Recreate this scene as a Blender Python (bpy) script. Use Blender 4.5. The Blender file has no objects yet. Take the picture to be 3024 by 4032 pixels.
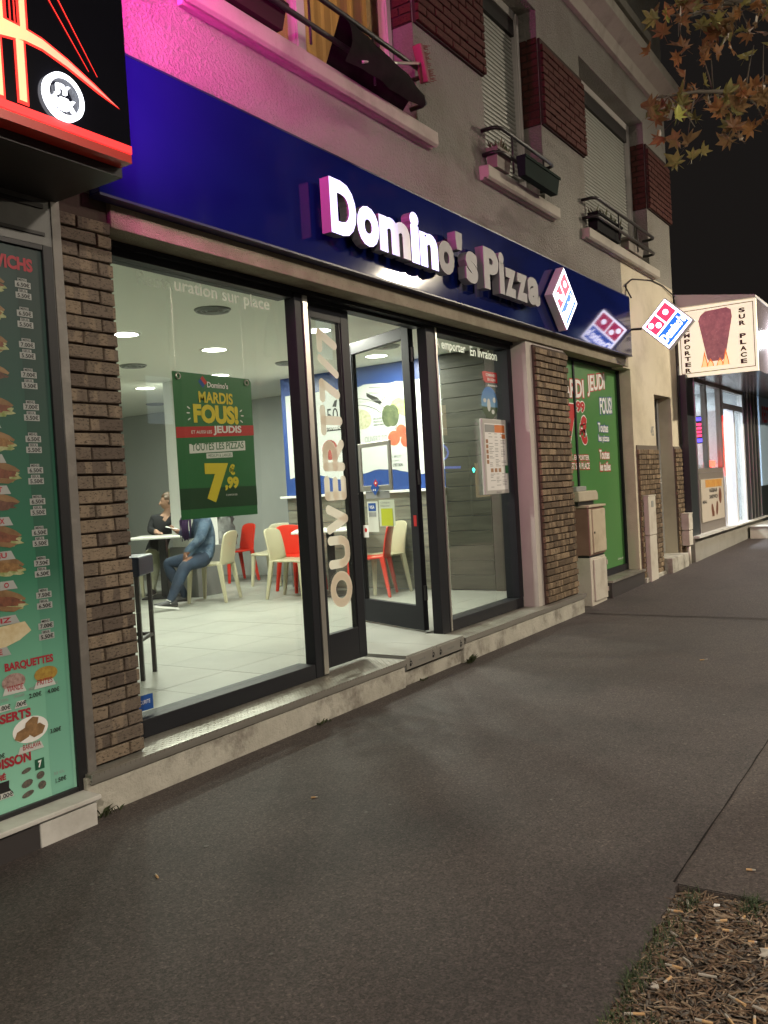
import bpy, bmesh, math, random
from mathutils import Vector, Matrix
random.seed(7)
S = bpy.context.scene
C = S.collection
R = math.radians

# ------------------------------------------------------------------ camera, world, lamps, exposure
cam_d = bpy.data.cameras.new('camera'); cam = bpy.data.objects.new('camera', cam_d); C.objects.link(cam)
cam_d.sensor_fit = 'VERTICAL'; cam_d.sensor_height = 36.0; cam_d.lens = 36.0 * 3441.84 / 4032.0
cam_d.clip_start = 0.05; cam_d.clip_end = 500
cam.matrix_world = Matrix(((0.5477, 0.0532, -0.8346, 0), (-0.8347, -0.0339, -0.5503, 0), (-0.0578, 0.9980, 0.0257, 1.4), (0, 0, 0, 1)))
_r = Vector((0.548, -0.834, -0.058)); _f = Vector((0.8346, 0.5502, -0.0257)).normalized()
_r = (_r - _f * _r.dot(_f)).normalized(); _u = _r.cross(_f)
cam.matrix_world = Matrix(((_r.x, _u.x, -_f.x, 0), (_r.y, _u.y, -_f.y, 0), (_r.z, _u.z, -_f.z, 1.4), (0, 0, 0, 1)))
S.camera = cam
S.render.resolution_x, S.render.resolution_y = 768, 1024

W = bpy.data.worlds.new('World'); S.world = W; W.use_nodes = True
nt = W.node_tree
sky = nt.nodes.new('ShaderNodeTexSky'); sky.sky_type = 'NISHITA'; sky.sun_disc = False
sky.sun_elevation = R(-4); sky.sun_rotation = R(200)
mixn = nt.nodes.new('ShaderNodeMixRGB'); mixn.blend_type = 'ADD'; mixn.inputs[0].default_value = 1
mixn.inputs[2].default_value = (0.115, 0.098, 0.09, 1)          # glow of the town on the low cloud
sc_ = nt.nodes.new('ShaderNodeMixRGB'); sc_.blend_type = 'MULTIPLY'; sc_.inputs[0].default_value = 1; sc_.inputs[2].default_value = (0.02, 0.02, 0.02, 1)
nt.links.new(sky.outputs[0], sc_.inputs[1]); nt.links.new(sc_.outputs[0], mixn.inputs[1])
bg = nt.nodes['Background']; nt.links.new(mixn.outputs[0], bg.inputs[0]); bg.inputs[1].default_value = 0.085

S.view_settings.view_transform = 'Standard'; S.view_settings.look = 'None'
S.view_settings.exposure = 0.0; S.view_settings.gamma = 1.0; S.view_settings.use_curve_mapping = False
cy = S.cycles
cy.use_denoising = True; cy.max_bounces = 10; cy.diffuse_bounces = 6; cy.glossy_bounces = 4; cy.transparent_max_bounces = 16; cy.transmission_bounces = 6
cy.sample_clamp_indirect = 4.0; cy.caustics_reflective = False; cy.caustics_refractive = False

# ------------------------------------------------------------------ helpers
def wloc(o):
    v = Vector((0, 0, 0))
    while o is not None:
        v = v + o.location; o = o.parent
    return v

def tag(o, label=None, cat=None, group=None, kind=None):
    if label: o['label'] = label
    if cat: o['category'] = cat
    if group: o['group'] = group
    if kind: o['kind'] = kind
    return o

def thing(name, label, cat, loc=(0, 0, 0), rz=0.0, group=None, kind=None):
    o = bpy.data.objects.new(name, None); C.objects.link(o); o.location = loc; o.rotation_euler = (0, 0, rz)
    o.empty_display_size = 0.1
    return tag(o, label, cat, group, kind)

class MB:
    def __init__(s): s.v = []; s.f = []; s.m = []
    def add(s, vs, fs, mi=0):
        b = len(s.v); s.v += [tuple(p) for p in vs]
        for f in fs: s.f.append(tuple(b + i for i in f)); s.m.append(mi)
        return s
    def box(s, x0, y0, z0, x1, y1, z1, mi=0):
        vs = [(x0, y0, z0), (x1, y0, z0), (x1, y1, z0), (x0, y1, z0), (x0, y0, z1), (x1, y0, z1), (x1, y1, z1), (x0, y1, z1)]
        return s.add(vs, [(3, 2, 1, 0), (4, 5, 6, 7), (0, 1, 5, 4), (1, 2, 6, 5), (2, 3, 7, 6), (3, 0, 4, 7)], mi)
    def obox(s, c, ax, ay, az, hx, hy, hz, mi=0):
        c = Vector(c); ax, ay, az = Vector(ax), Vector(ay), Vector(az)
        vs = [c + ax * (hx * i) + ay * (hy * j) + az * (hz * k) for (i, j, k) in ((-1, -1, -1), (1, -1, -1), (1, 1, -1), (-1, 1, -1), (-1, -1, 1), (1, -1, 1), (1, 1, 1), (-1, 1, 1))]
        return s.add(vs, [(3, 2, 1, 0), (4, 5, 6, 7), (0, 1, 5, 4), (1, 2, 6, 5), (2, 3, 7, 6), (3, 0, 4, 7)], mi)
    def bar(s, a, b, w, h=None, up=(0, 0, 1), mi=0):
        a, b = Vector(a), Vector(b); d = (b - a); L = d.length; d.normalize(); up = Vector(up)
        if abs(d.dot(up)) > .98: up = Vector((1, 0, 0))
        sd = d.cross(up).normalized(); up = sd.cross(d)
        return s.obox((a + b) / 2, sd, d, up, w / 2, L / 2, (h or w) / 2, mi)
    def poly(s, pts, mi=0): return s.add(pts, [tuple(range(len(pts)))], mi)
    def prism(s, pts, n, mi=0):
        n = Vector(n); k = len(pts); a = [Vector(p) for p in pts]; b = [p + n for p in a]
        fs = [tuple(reversed(range(k))), tuple(range(k, 2 * k))] + [(i, (i + 1) % k, k + (i + 1) % k, k + i) for i in range(k)]
        return s.add(a + b, fs, mi)
    def tube(s, path, r, n=8, mi=0, caps=True):
        P = [Vector(p) for p in path]; k = len(P); rr = r if isinstance(r, (list, tuple)) else [r] * k
        ref = None; rings = []
        for i, p in enumerate(P):
            d = ((P[min(i + 1, k - 1)] - P[max(i - 1, 0)])).normalized()
            if ref is None: ref = Vector((0, 0, 1)) if abs(d.z) < .9 else Vector((1, 0, 0))
            a = d.cross(ref).normalized(); b = a.cross(d).normalized(); ref = b
            rings.append([p + (a * math.cos(2 * math.pi * j / n) + b * math.sin(2 * math.pi * j / n)) * rr[i] for j in range(n)])
        vs = [q for rg in rings for q in rg]; fs = []
        for i in range(k - 1):
            for j in range(n):
                fs.append((i * n + j, i * n + (j + 1) % n, (i + 1) * n + (j + 1) % n, (i + 1) * n + j))
        if caps: fs += [tuple(reversed(range(n))), tuple((k - 1) * n + j for j in range(n))]
        return s.add(vs, fs, mi)
    def cyl(s, a, b, r0, r1=None, n=16, mi=0): return s.tube([a, b], [r0, r1 if r1 is not None else r0], n, mi)
    def ellipsoid(s, c, r, nu=14, nv=9, mi=0):
        c = Vector(c); vs = [c + Vector((0, 0, -r[2]))]; fs = []
        for i in range(1, nv):
            t = math.pi * i / nv - math.pi / 2
            for j in range(nu):
                a = 2 * math.pi * j / nu; vs.append(c + Vector((r[0] * math.cos(t) * math.cos(a), r[1] * math.cos(t) * math.sin(a), r[2] * math.sin(t))))
        vs.append(c + Vector((0, 0, r[2]))); L = len(vs) - 1
        for j in range(nu): fs.append((0, 1 + (j + 1) % nu, 1 + j))
        for i in range(nv - 2):
            for j in range(nu):
                a = 1 + i * nu + j; b = 1 + i * nu + (j + 1) % nu; fs.append((a, b, b + nu, a + nu))
        for j in range(nu): fs.append((L, L - nu + j, L - nu + (j + 1) % nu))
        return s.add(vs, fs, mi)
    def build(s, name, mats, parent=None, world=True, smooth=False, bevel=0.0):
        off = wloc(parent) if (parent is not None and world) else Vector((0, 0, 0))
        me = bpy.data.meshes.new(name); me.from_pydata([(p[0] - off.x, p[1] - off.y, p[2] - off.z) for p in s.v], [], s.f)
        if not isinstance(mats, (list, tuple)): mats = [mats]
        for m in mats: me.materials.append(m)
        if len(mats) > 1: me.polygons.foreach_set('material_index', s.m)
        if smooth: me.polygons.foreach_set('use_smooth', [True] * len(me.polygons))
        me.update()
        o = bpy.data.objects.new(name, me); C.objects.link(o); o.parent = parent
        if bevel:
            b = o.modifiers.new('edge', 'BEVEL'); b.width = bevel; b.segments = 2; b.limit_method = 'ANGLE'; b.angle_limit = R(40)
        return o

def box(name, b, m, parent=None, bevel=0.0, world=True): return MB().box(*b).build(name, m, parent, world, bevel=bevel)

def arc(c, r, a0, a1, n, plane='xz', y=0.0):
    out = []
    for i in range(n + 1):
        t = R(a0 + (a1 - a0) * i / n); out.append((c[0] + r * math.cos(t), c[1] + r * math.sin(t)))
    return out

def copy_tree(o, parent=None):
    c = o.copy(); C.objects.link(c); c.parent = parent
    for ch in list(o.children): copy_tree(ch, c)
    return c

# ---- lettering: glyph outlines from the built-in font, fitted to a rectangle O + U*w + V*h
_glyph = {}
def glyphs(body, bold=0.0, depth=0.0, space=1.0):
    key = (body, bold, depth, space)
    if key not in _glyph:
        cu = bpy.data.curves.new('glyph', 'FONT'); cu.body = body; cu.offset = bold; cu.extrude = depth; cu.resolution_u = 4; cu.space_character = space
        ob = bpy.data.objects.new('glyph', cu); C.objects.link(ob)
        dg = bpy.context.evaluated_depsgraph_get(); me = ob.evaluated_get(dg).to_mesh()
        vs = [v.co.copy() for v in me.vertices]; fs = [tuple(p.vertices) for p in me.polygons]
        ob.evaluated_get(dg).to_mesh_clear(); bpy.data.objects.remove(ob); bpy.data.curves.remove(cu)
        x0, x1 = min(v.x for v in vs), max(v.x for v in vs); y0, y1 = min(v.y for v in vs), max(v.y for v in vs)
        vs = [((v.x - x0) / max(x1 - x0, 1e-6), (v.y - y0) / max(y1 - y0, 1e-6), v.z) for v in vs]
        _glyph[key] = (vs, fs)
    return _glyph[key]

def put_text(mb, body, O, U, V, w, h, off=0.0, bold=0.0, depth=0.0, space=1.0, mi=0):
    O, U, V = Vector(O), Vector(U).normalized(), Vector(V).normalized(); N = U.cross(V)
    vs, fs = glyphs(body, bold, 1.0 if depth else 0.0, space)
    mb.add([O + U * (a * w) + V * (b * h) + N * (off + c * depth / 2) for a, b, c in vs], fs, mi)
    return mb

def lettering(parent, body, O, U, V, w, h, m, off=0.0015, bold=0.0, depth=0.0, name='lettering', space=1.0):
    return put_text(MB(), body, O, U, V, w, h, off, bold, depth, space).build(name, m, parent)

def flat(mb, pts, O, U, V, off, mi=0):
    O, U, V = Vector(O), Vector(U).normalized(), Vector(V).normalized(); N = U.cross(V)
    mb.poly([O + U * a + V * b + N * off for a, b in pts], mi); return mb

def ell(cx, cy_, rx, ry, n=24, rot=0.0):
    c, s_ = math.cos(rot), math.sin(rot); out = []
    for i in range(n):
        t = 2 * math.pi * i / n; a, b = rx * math.cos(t), ry * math.sin(t); out.append((cx + a * c - b * s_, cy_ + a * s_ + b * c))
    return out
def rect(x0, y0, x1, y1): return [(x0, y0), (x1, y0), (x1, y1), (x0, y1)]
X_, Y_, Z_ = (1, 0, 0), (0, 1, 0), (0, 0, 1)

# ------------------------------------------------------------------ materials
def ramp(nt, fac, stops, interp='LINEAR'):
    r = nt.nodes.new('ShaderNodeValToRGB'); r.color_ramp.interpolation = interp
    while len(r.color_ramp.elements) > 1: r.color_ramp.elements.remove(r.color_ramp.elements[-1])
    e = r.color_ramp.elements[0]; e.position = stops[0][0]; e.color = (*stops[0][1], 1)
    for p, c in stops[1:]:
        e = r.color_ramp.elements.new(p); e.color = (*c, 1)
    nt.links.new(fac, r.inputs[0]); return r.outputs[0]

def noise(nt, co, scale, detail=4, rough=.6, mapscale=None):
    n = nt.nodes.new('ShaderNodeTexNoise'); n.inputs['Scale'].default_value = scale; n.inputs['Detail'].default_value = detail; n.inputs['Roughness'].default_value = rough
    if mapscale:
        mp = nt.nodes.new('ShaderNodeMapping'); mp.inputs['Scale'].default_value = mapscale; nt.links.new(co, mp.inputs[0]); co = mp.outputs[0]
    nt.links.new(co, n.inputs['Vector']); return n.outputs['Fac']

def mixc(nt, fac, a, b, mode='MIX'):
    m = nt.nodes.new('ShaderNodeMixRGB'); m.blend_type = mode
    for i, x in ((0, fac), (1, a), (2, b)):
        if isinstance(x, (int, float)): m.inputs[i].default_value = x if i == 0 else (x, x, x, 1)
        elif isinstance(x, tuple): m.inputs[i].default_value = (*x, 1)
        else: nt.links.new(x, m.inputs[i])
    return m.outputs[0]

def mat(name, col, rough=.6, metal=0.0, var=None, vscale=3.0, bump=0.0, bscale=60.0, spec=.5, rvar=0.0, speck=None, dirt=None, emis=None, estr=0.0, mapscale=None, bdist=.004):
    """var: second colour blended by broad noise; speck: (colour, scale, threshold) fine spots; dirt: (colour, scale, amount) broad stains."""
    m = bpy.data.materials.new(name); m.use_nodes = True; nt = m.node_tree; p = nt.nodes['Principled BSDF']
    p.inputs['Base Color'].default_value = (*col, 1); p.inputs['Roughness'].default_value = rough; p.inputs['Metallic'].default_value = metal
    p.inputs['Specular IOR Level'].default_value = spec
    g = nt.nodes.new('ShaderNodeNewGeometry').outputs['Position']
    c = None
    if var:
        n1 = noise(nt, g, vscale, 5, .6, mapscale); c = ramp(nt, n1, [(.32, col), (.68, var)])
    if dirt:
        n2 = noise(nt, g, dirt[1], 6, .65); f = ramp(nt, n2, [(.48, (0, 0, 0)), (.72, (dirt[2],) * 3)])
        c = mixc(nt, f, c if c is not None else col, dirt[0])
    if speck:
        v = nt.nodes.new('ShaderNodeTexVoronoi'); v.inputs['Scale'].default_value = speck[1]; nt.links.new(g, v.inputs['Vector'])
        f = ramp(nt, v.outputs['Distance'], [(speck[2], (1, 1, 1)), (speck[2] + .06, (0, 0, 0))]); n3 = noise(nt, g, speck[1] * .37, 2); f2 = ramp(nt, n3, [(.52, (0, 0, 0)), (.62, (1, 1, 1))])
        c = mixc(nt, mixc(nt, 1.0, f, f2, 'MULTIPLY'), c if c is not None else col, speck[0])
    if c is not None: nt.links.new(c, p.inputs['Base Color'])
    if rvar:
        n4 = noise(nt, g, 2.5, 5); rr = nt.nodes.new('ShaderNodeMapRange'); rr.inputs[3].default_value = max(rough - rvar, .02); rr.inputs[4].default_value = min(rough + rvar, 1)
        nt.links.new(n4, rr.inputs[0]); nt.links.new(rr.outputs[0], p.inputs['Roughness'])
    if bump:
        nb = noise(nt, g, bscale, 4, .65); b = nt.nodes.new('ShaderNodeBump'); b.inputs['Strength'].default_value = bump; b.inputs['Distance'].default_value = bdist
        nt.links.new(nb, b.inputs['Height']); nt.links.new(b.outputs[0], p.inputs['Normal'])
    if emis:
        p.inputs['Emission Color'].default_value = (*emis, 1); p.inputs['Emission Strength'].default_value = estr
    return m

def glass(name, tint=(.95, .97, .95), ior=1.6, rough=0.0):
    m = bpy.data.materials.new(name); m.use_nodes = True; nt = m.node_tree; nt.nodes.remove(nt.nodes['Principled BSDF'])
    t = nt.nodes.new('ShaderNodeBsdfTransparent'); t.inputs[0].default_value = (*tint, 1)
    g = nt.nodes.new('ShaderNodeBsdfGlossy'); g.inputs['Roughness'].default_value = rough
    f = nt.nodes.new('ShaderNodeFresnel'); ge = nt.nodes.new('ShaderNodeNewGeometry'); mr = nt.nodes.new('ShaderNodeMapRange')
    mr.inputs[3].default_value = ior; mr.inputs[4].default_value = 1 / ior; nt.links.new(ge.outputs['Backfacing'], mr.inputs[0]); nt.links.new(mr.outputs[0], f.inputs[0])      # same thin-pane reflection from either side
    mx = nt.nodes.new('ShaderNodeMixShader'); nt.links.new(f.outputs[0], mx.inputs[0]); nt.links.new(t.outputs[0], mx.inputs[1]); nt.links.new(g.outputs[0], mx.inputs[2])
    nt.links.new(mx.outputs[0], nt.nodes['Material Output'].inputs[0]); return m

def brick_mat(name, cols, joint=False):
    m = bpy.data.materials.new(name); m.use_nodes = True; nt = m.node_tree; p = nt.nodes['Principled BSDF']; p.inputs['Roughness'].default_value = .85; p.inputs['Specular IOR Level'].default_value = .25
    g = nt.nodes.new('ShaderNodeNewGeometry').outputs['Position']; oi = nt.nodes.new('ShaderNodeObjectInfo')
    base = ramp(nt, oi.outputs['Random'], [(i / (len(cols) - 1), c) for i, c in enumerate(cols)])
    ad = nt.nodes.new('ShaderNodeVectorMath'); ad.operation = 'MULTIPLY_ADD'; nt.links.new(oi.outputs['Random'], ad.inputs[0]); ad.inputs[1].default_value = (9, 9, 9); nt.links.new(g, ad.inputs[2])
    band = noise(nt, ad.outputs[0], 1.0, 2, .4, (15, 15, 1.5)); bf = ramp(nt, band, [(.56, (0, 0, 0)), (.6, (.75, .75, .75))])
    c = mixc(nt, bf, base, cols[-1])
    band2 = noise(nt, ad.outputs[0], 1.0, 3, .5, (12, 12, 5)); bf2 = ramp(nt, band2, [(.55, (0, 0, 0)), (.7, (.7, .7, .7))])
    c = mixc(nt, bf2, c, cols[0])
    sp = noise(nt, g, 90, 5, .7, (.6, .6, 1.3)); sf = ramp(nt, sp, [(.52, (0, 0, 0)), (.63, (.8, .8, .8))])
    c = mixc(nt, sf, c, (cols[0][0] * .35, cols[0][1] * .33, cols[0][2] * .33))
    nt.links.new(c, p.inputs['Base Color'])
    nb = noise(nt, g, 120, 5, .7); b = nt.nodes.new('ShaderNodeBump'); b.inputs['Strength'].default_value = .6; b.inputs['Distance'].default_value = .003
    nt.links.new(nb, b.inputs['Height']); nt.links.new(b.outputs[0], p.inputs['Normal']); return m

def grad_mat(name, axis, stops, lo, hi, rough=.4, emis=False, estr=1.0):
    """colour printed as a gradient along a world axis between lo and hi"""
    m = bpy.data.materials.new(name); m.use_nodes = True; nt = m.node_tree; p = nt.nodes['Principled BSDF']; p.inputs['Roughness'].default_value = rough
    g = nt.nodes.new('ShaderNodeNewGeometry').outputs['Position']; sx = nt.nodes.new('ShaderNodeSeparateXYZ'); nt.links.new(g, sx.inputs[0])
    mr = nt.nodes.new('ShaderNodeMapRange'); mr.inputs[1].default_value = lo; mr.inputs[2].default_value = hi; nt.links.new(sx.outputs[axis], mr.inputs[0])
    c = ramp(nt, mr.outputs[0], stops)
    if emis:
        p.inputs['Base Color'].default_value = (.5, .5, .5, 1); nt.links.new(c, p.inputs['Emission Color']); p.inputs['Emission Strength'].default_value = estr
    else: nt.links.new(c, p.inputs['Base Color'])
    return m

def emit(name, col, strength): return mat(name, tuple(min(c, .9) for c in col), .5, emis=col, estr=strength)

def asphalt(name, a, b_, d_):
    m = bpy.data.materials.new(name); m.use_nodes = True; nt = m.node_tree; p = nt.nodes['Principled BSDF']; p.inputs['Roughness'].default_value = .72; p.inputs['Specular IOR Level'].default_value = .4
    g = nt.nodes.new('ShaderNodeNewGeometry').outputs['Position']
    c = ramp(nt, noise(nt, g, 1.3, 6, .6), [(.35, a), (.65, b_)])
    c = mixc(nt, ramp(nt, noise(nt, g, .75, 5, .65), [(.5, (0, 0, 0)), (.68, (.8, .8, .8))]), c, d_)
    st = noise(nt, g, 115, 4, .75); c = mixc(nt, 1.0, c, ramp(nt, st, [(.3, (.45, .45, .45)), (.5, (.95, .95, .95)), (.66, (1.5, 1.42, 1.36)), (.76, (2.6, 2.5, 2.4))]), 'MULTIPLY')
    v = nt.nodes.new('ShaderNodeTexVoronoi'); v.inputs['Scale'].default_value = 105; nt.links.new(g, v.inputs['Vector'])
    sx = nt.nodes.new('ShaderNodeSeparateColor'); nt.links.new(v.outputs['Color'], sx.inputs[0])
    c = mixc(nt, 1.0, c, ramp(nt, sx.outputs[0], [(0, (.6, .6, .6)), (.45, (.9, .9, .9)), (.8, (1.12, 1.11, 1.1)), (.93, (1.25, 1.23, 1.21)), (.985, (1.55, 1.5, 1.46))]), 'MULTIPLY')
    nt.links.new(c, p.inputs['Base Color'])
    b = nt.nodes.new('ShaderNodeBump'); b.inputs['Strength'].default_value = .7; b.inputs['Distance'].default_value = .005; nt.links.new(st, b.inputs['Height']); nt.links.new(b.outputs[0], p.inputs['Normal']); return m
m_asphalt = asphalt('asphalt', (.063, .053, .050), (.078, .065, .061), (.038, .033, .032))
m_asphalt2 = asphalt('kerbside_asphalt', (.076, .062, .056), (.09, .074, .067), (.056, .046, .042))
m_asphalt3 = asphalt('patch_asphalt', (.060, .049, .047), (.070, .058, .055), (.043, .036, .035))
m_tar = mat('tar', (.022, .019, .018), .95, spec=.1)
m_road = mat('road_asphalt', (.045, .045, .045), .8, bump=.6, bscale=120)
m_soil = mat('soil', (.045, .033, .024), .95, var=(.07, .05, .035), vscale=9, bump=1, bscale=60, bdist=.02)
m_stucco = mat('stucco', (.28, .268, .24), .9, var=(.33, .315, .282), vscale=1.3, bump=1.0, bscale=48, dirt=((.17, .15, .12), 1.1, .55), bdist=.035)
m_stucco_y = mat('cream_stucco', (.60, .54, .41), .9, var=(.65, .59, .46), vscale=1.6, bump=.8, bscale=90, dirt=((.33, .28, .2), 1.5, .5), bdist=.007)
m_concrete = mat('pebble_concrete', (.30, .26, .19), .9, var=(.40, .35, .26), vscale=7, bump=1.0, bscale=110, speck=((.16, .13, .09), 85, .2), bdist=.012)
m_sill = mat('sill_cement', (.38, .35, .30), .85, var=(.47, .44, .38), vscale=2.2, bump=.35, bscale=60, dirt=((.12, .10, .08), 2.2, .6))
m_kerb = mat('step_cement', (.40, .38, .32), .85, var=(.52, .50, .43), vscale=5, bump=.7, bscale=45, dirt=((.11, .09, .07), 4.5, .95), bdist=.01)
m_white_stone = mat('white_stone', (.55, .54, .50), .55, var=(.62, .61, .57), vscale=3, bump=.12, bscale=40, dirt=((.3, .28, .24), 4, .5))
m_slate = mat('dark_slate', (.05, .045, .045), .4)
m_alu_dark = mat('anthracite_aluminium', (.016, .017, .021), .5, rvar=.06, spec=.2)
m_alu = mat('aluminium', (.55, .53, .48), .35, .85, rvar=.12)
m_plate = mat('checker_plate', (.40, .385, .34), .42, .55, var=(.30, .29, .25), vscale=3.5, dirt=((.17, .14, .1), 3.0, .85), rvar=.15)
m_steel_old = mat('old_steel', (.16, .145, .13), .55, .3, var=(.2, .19, .175), vscale=5, dirt=((.35, .33, .3), 7, .5), bump=.2, bscale=40)
m_black = mat('black', (.012, .012, .014), .4)
m_blackmetal = mat('black_metal', (.02, .018, .018), .45, .2)
m_blue_panel = mat('blue_panel', (.004, .010, .095), .075, var=(.006, .013, .108), vscale=1.2, spec=.5, rvar=.02)
m_blue_edge = mat('blue_panel_edge', (.006, .008, .06), .4)
m_glass = glass('window_glass')
m_brick = brick_mat('grey_brown_brick', [(.105, .082, .066), (.15, .12, .094), (.175, .14, .107), (.155, .123, .092), (.25, .195, .138)])
m_brick2 = brick_mat('ochre_brick', [(.09, .064, .043), (.15, .107, .07), (.185, .133, .085), (.135, .097, .063), (.32, .235, .148)])
m_brick_red = brick_mat('red_brick', [(.07, .022, .018), (.085, .028, .023), (.078, .025, .02), (.093, .033, .027)])
m_mortar = mat('mortar', (.075, .052, .042), .95, bump=.5, bscale=90)
m_mortar_g = mat('grey_mortar', (.15, .125, .10), .95, bump=.5, bscale=90)
m_mortar_d = mat('dark_mortar', (.04, .022, .018), .95, bump=.5, bscale=90)
m_shutter = mat('shutter_slat', (.26, .265, .24), .5, dirt=((.22, .21, .19), 3, .4))
m_pvc = mat('white_pvc', (.55, .52, .5), .45)
m_floor = mat('floor_tile', (.275, .28, .25), .42, var=(.325, .33, .295), vscale=1.3, dirt=((.225, .23, .205), .9, .5), rvar=.06, spec=.35)
m_grout = mat('grout', (.25, .25, .22), .8)
m_ceil = mat('ceiling_paint', (.84, .86, .77), .8)
m_greywall = mat('grey_wall', (.42, .44, .42), .30, var=(.46, .48, .46), vscale=.9, spec=.4)
m_white = mat('white_paint', (.74, .75, .71), .5)
m_grey = mat('grey_plinth', (.17, .17, .165), .5)
m_mural_blue = mat('mural_blue', (.015, .045, .19), .35, var=(.018, .055, .22), vscale=2)
m_mural_white = mat('mural_white', (.50, .525, .51), .35, var=(.54, .56, .545), vscale=1.5)
m_wood = mat('grey_wood_laminate', (.24, .235, .19), .45, var=(.15, .145, .115), vscale=1.0, mapscale=(2.2, 2.2, 26), spec=.35)
m_wood_d = mat('dark_wood_laminate', (.072, .07, .052), .4, var=(.036, .035, .026), vscale=1.0, mapscale=(2.0, 2.0, 24), spec=.35)
m_wood_g = mat('wood_joint', (.05, .05, .04), .7)
m_red = mat('red_plastic', (.62, .035, .018), .32)
m_ivory = mat('ivory_plastic', (.47, .44, .30), .35)
m_tabletop = mat('white_laminate', (.78, .78, .74), .25)
m_navy = mat('navy_leather', (.008, .014, .045), .4)
m_lamp = emit('downlight_glow', (1.0, 1.0, .86), 14.0)
m_led = emit('sign_led', (.60, .55, 1.0), 2.2)
m_letter_off = mat('unlit_letter', (.13, .122, .145), .5)
m_letter_side = mat('letter_side', (.20, .19, .21), .5)
m_tile_side = mat('tile_side', (.62, .6, .62), .4)
m_w_print = mat('white_print', (.82, .82, .79), .5)
m_k_print = mat('black_print', (.015, .015, .015), .5)
m_g_print = mat('grey_print', (.30, .31, .30), .5)
m_r_print = mat('red_print', (.50, .018, .02), .45)
m_b_print = mat('blue_print', (.01, .075, .32), .45)
m_y_print = mat('yellow_print', (.74, .60, .035), .45)
m_p_green = mat('poster_green', (.020, .145, .045), .4, var=(.024, .16, .05), vscale=2)
m_p_green_d = mat('poster_dark_green', (.01, .055, .02), .4)
def film(name, col, k=.55):
    m = mat(name, col, .6); p = m.node_tree.nodes['Principled BSDF']; nt = m.node_tree
    ts = nt.nodes.new('ShaderNodeBsdfTranslucent'); ts.inputs[0].default_value = (*col, 1); mx = nt.nodes.new('ShaderNodeMixShader'); mx.inputs[0].default_value = k
    nt.links.new(p.outputs[0], mx.inputs[1]); nt.links.new(ts.outputs[0], mx.inputs[2]); nt.links.new(mx.outputs[0], nt.nodes['Material Output'].inputs[0]); return m
m_vinyl = film('peach_vinyl', (.86, .78, .67), .45)
m_vinyl_w = film('white_vinyl', (.90, .88, .80), .72)
m_vinyl_f = mat('faded_vinyl', (.47, .485, .42), .7)  # dim tone: shadow of the sign box put into the vinyl colour
# ------------------------------------------------------------------ ground
def gz(x):
    if x <= 8.6: return 0.0
    if x <= 13.5: return .018 * (x - 8.6)
    return .088 + .012 * (x - 13.5)
def sheet(name, xs, y0, y1, dz, m, zf=gz):
    mb = MB()
    for a, b in zip(xs[:-1], xs[1:]):
        mb.add([(a, y0, zf(a) + dz), (b, y0, zf(b) + dz), (b, y1, zf(b) + dz), (a, y1, zf(a) + dz)], [(0, 1, 2, 3)])
    o = mb.build(name, m); return tag(o, kind='structure')
sheet('sidewalk', [-30, 0, 8.6, 13.5, 30, 70], .86, 12.5, 0, m_asphalt)
def pit_y(x): return .846 - (2.97 - x) * .046
random.seed(6); ex = [.9 + 2.07 * i / 60 for i in range(61)]; ey = [pit_y(x) + random.uniform(-.008, .006) for x in ex]; mb = MB()
for i in range(60): mb.poly([(ex[i], ey[i], 0), (ex[i + 1], ey[i + 1], 0), (ex[i + 1], .86, 0), (ex[i], .86, 0)]); mb.poly([(ex[i], ey[i], -.06), (ex[i + 1], ey[i + 1], -.06), (ex[i + 1], ey[i + 1], 0), (ex[i], ey[i], 0)])
tag(mb.build('sidewalk_edge', m_asphalt), kind='structure')
sheet('kerbside_pavement', [2.97, 8.6, 13.5, 30, 70], -1.6, .86, 0, m_asphalt2)
sheet('kerbside_pavement', [-30, .9], -1.6, .86, 0, m_asphalt2)
sheet('kerbside_pavement', [.9, 2.97], -1.6, -.5, 0, m_asphalt2)
sheet('sidewalk_patch', [8.62, 10.5, 13.5, 24], .9, 3.29, .004, m_asphalt3)
tag(MB().box(-30, -1.75, -.13, 70, -1.6, .0).build('kerb', m_kerb), kind='structure')
sheet('road', [-90, 120], -60, -1.75, -.13, m_road, lambda x: 0)
# tar joints
mb = MB(); random.seed(3)
def joint(pts, w, dz=.003):
    q = []
    n = len(pts)
    for i, (x, y) in enumerate(pts):
        d = Vector((pts[min(i + 1, n - 1)][0] - pts[max(i - 1, 0)][0], pts[min(i + 1, n - 1)][1] - pts[max(i - 1, 0)][1])).normalized()
        ww = w * random.uniform(.5, 1.2) / 2; q.append(((x - d.y * ww, y + d.x * ww, gz(x) + dz), (x + d.y * ww, y - d.x * ww, gz(x) + dz)))
    for a, b in zip(q[:-1], q[1:]): mb.poly([a[0], a[1], b[1], b[0]])
joint([(2.97 + i * .15, .862 + random.uniform(-.002, .002)) for i in range(140)], .008)
tag(mb.build('pavement_joint', m_tar), kind='structure')
mb = MB(); joint([(8.60 + random.uniform(-.008, .008) - .12 * (i / 20), 3.2 - i * .12) for i in range(20)], .012, .0075)
tag(mb.build('pavement_joint', m_tar), kind='structure')
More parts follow.
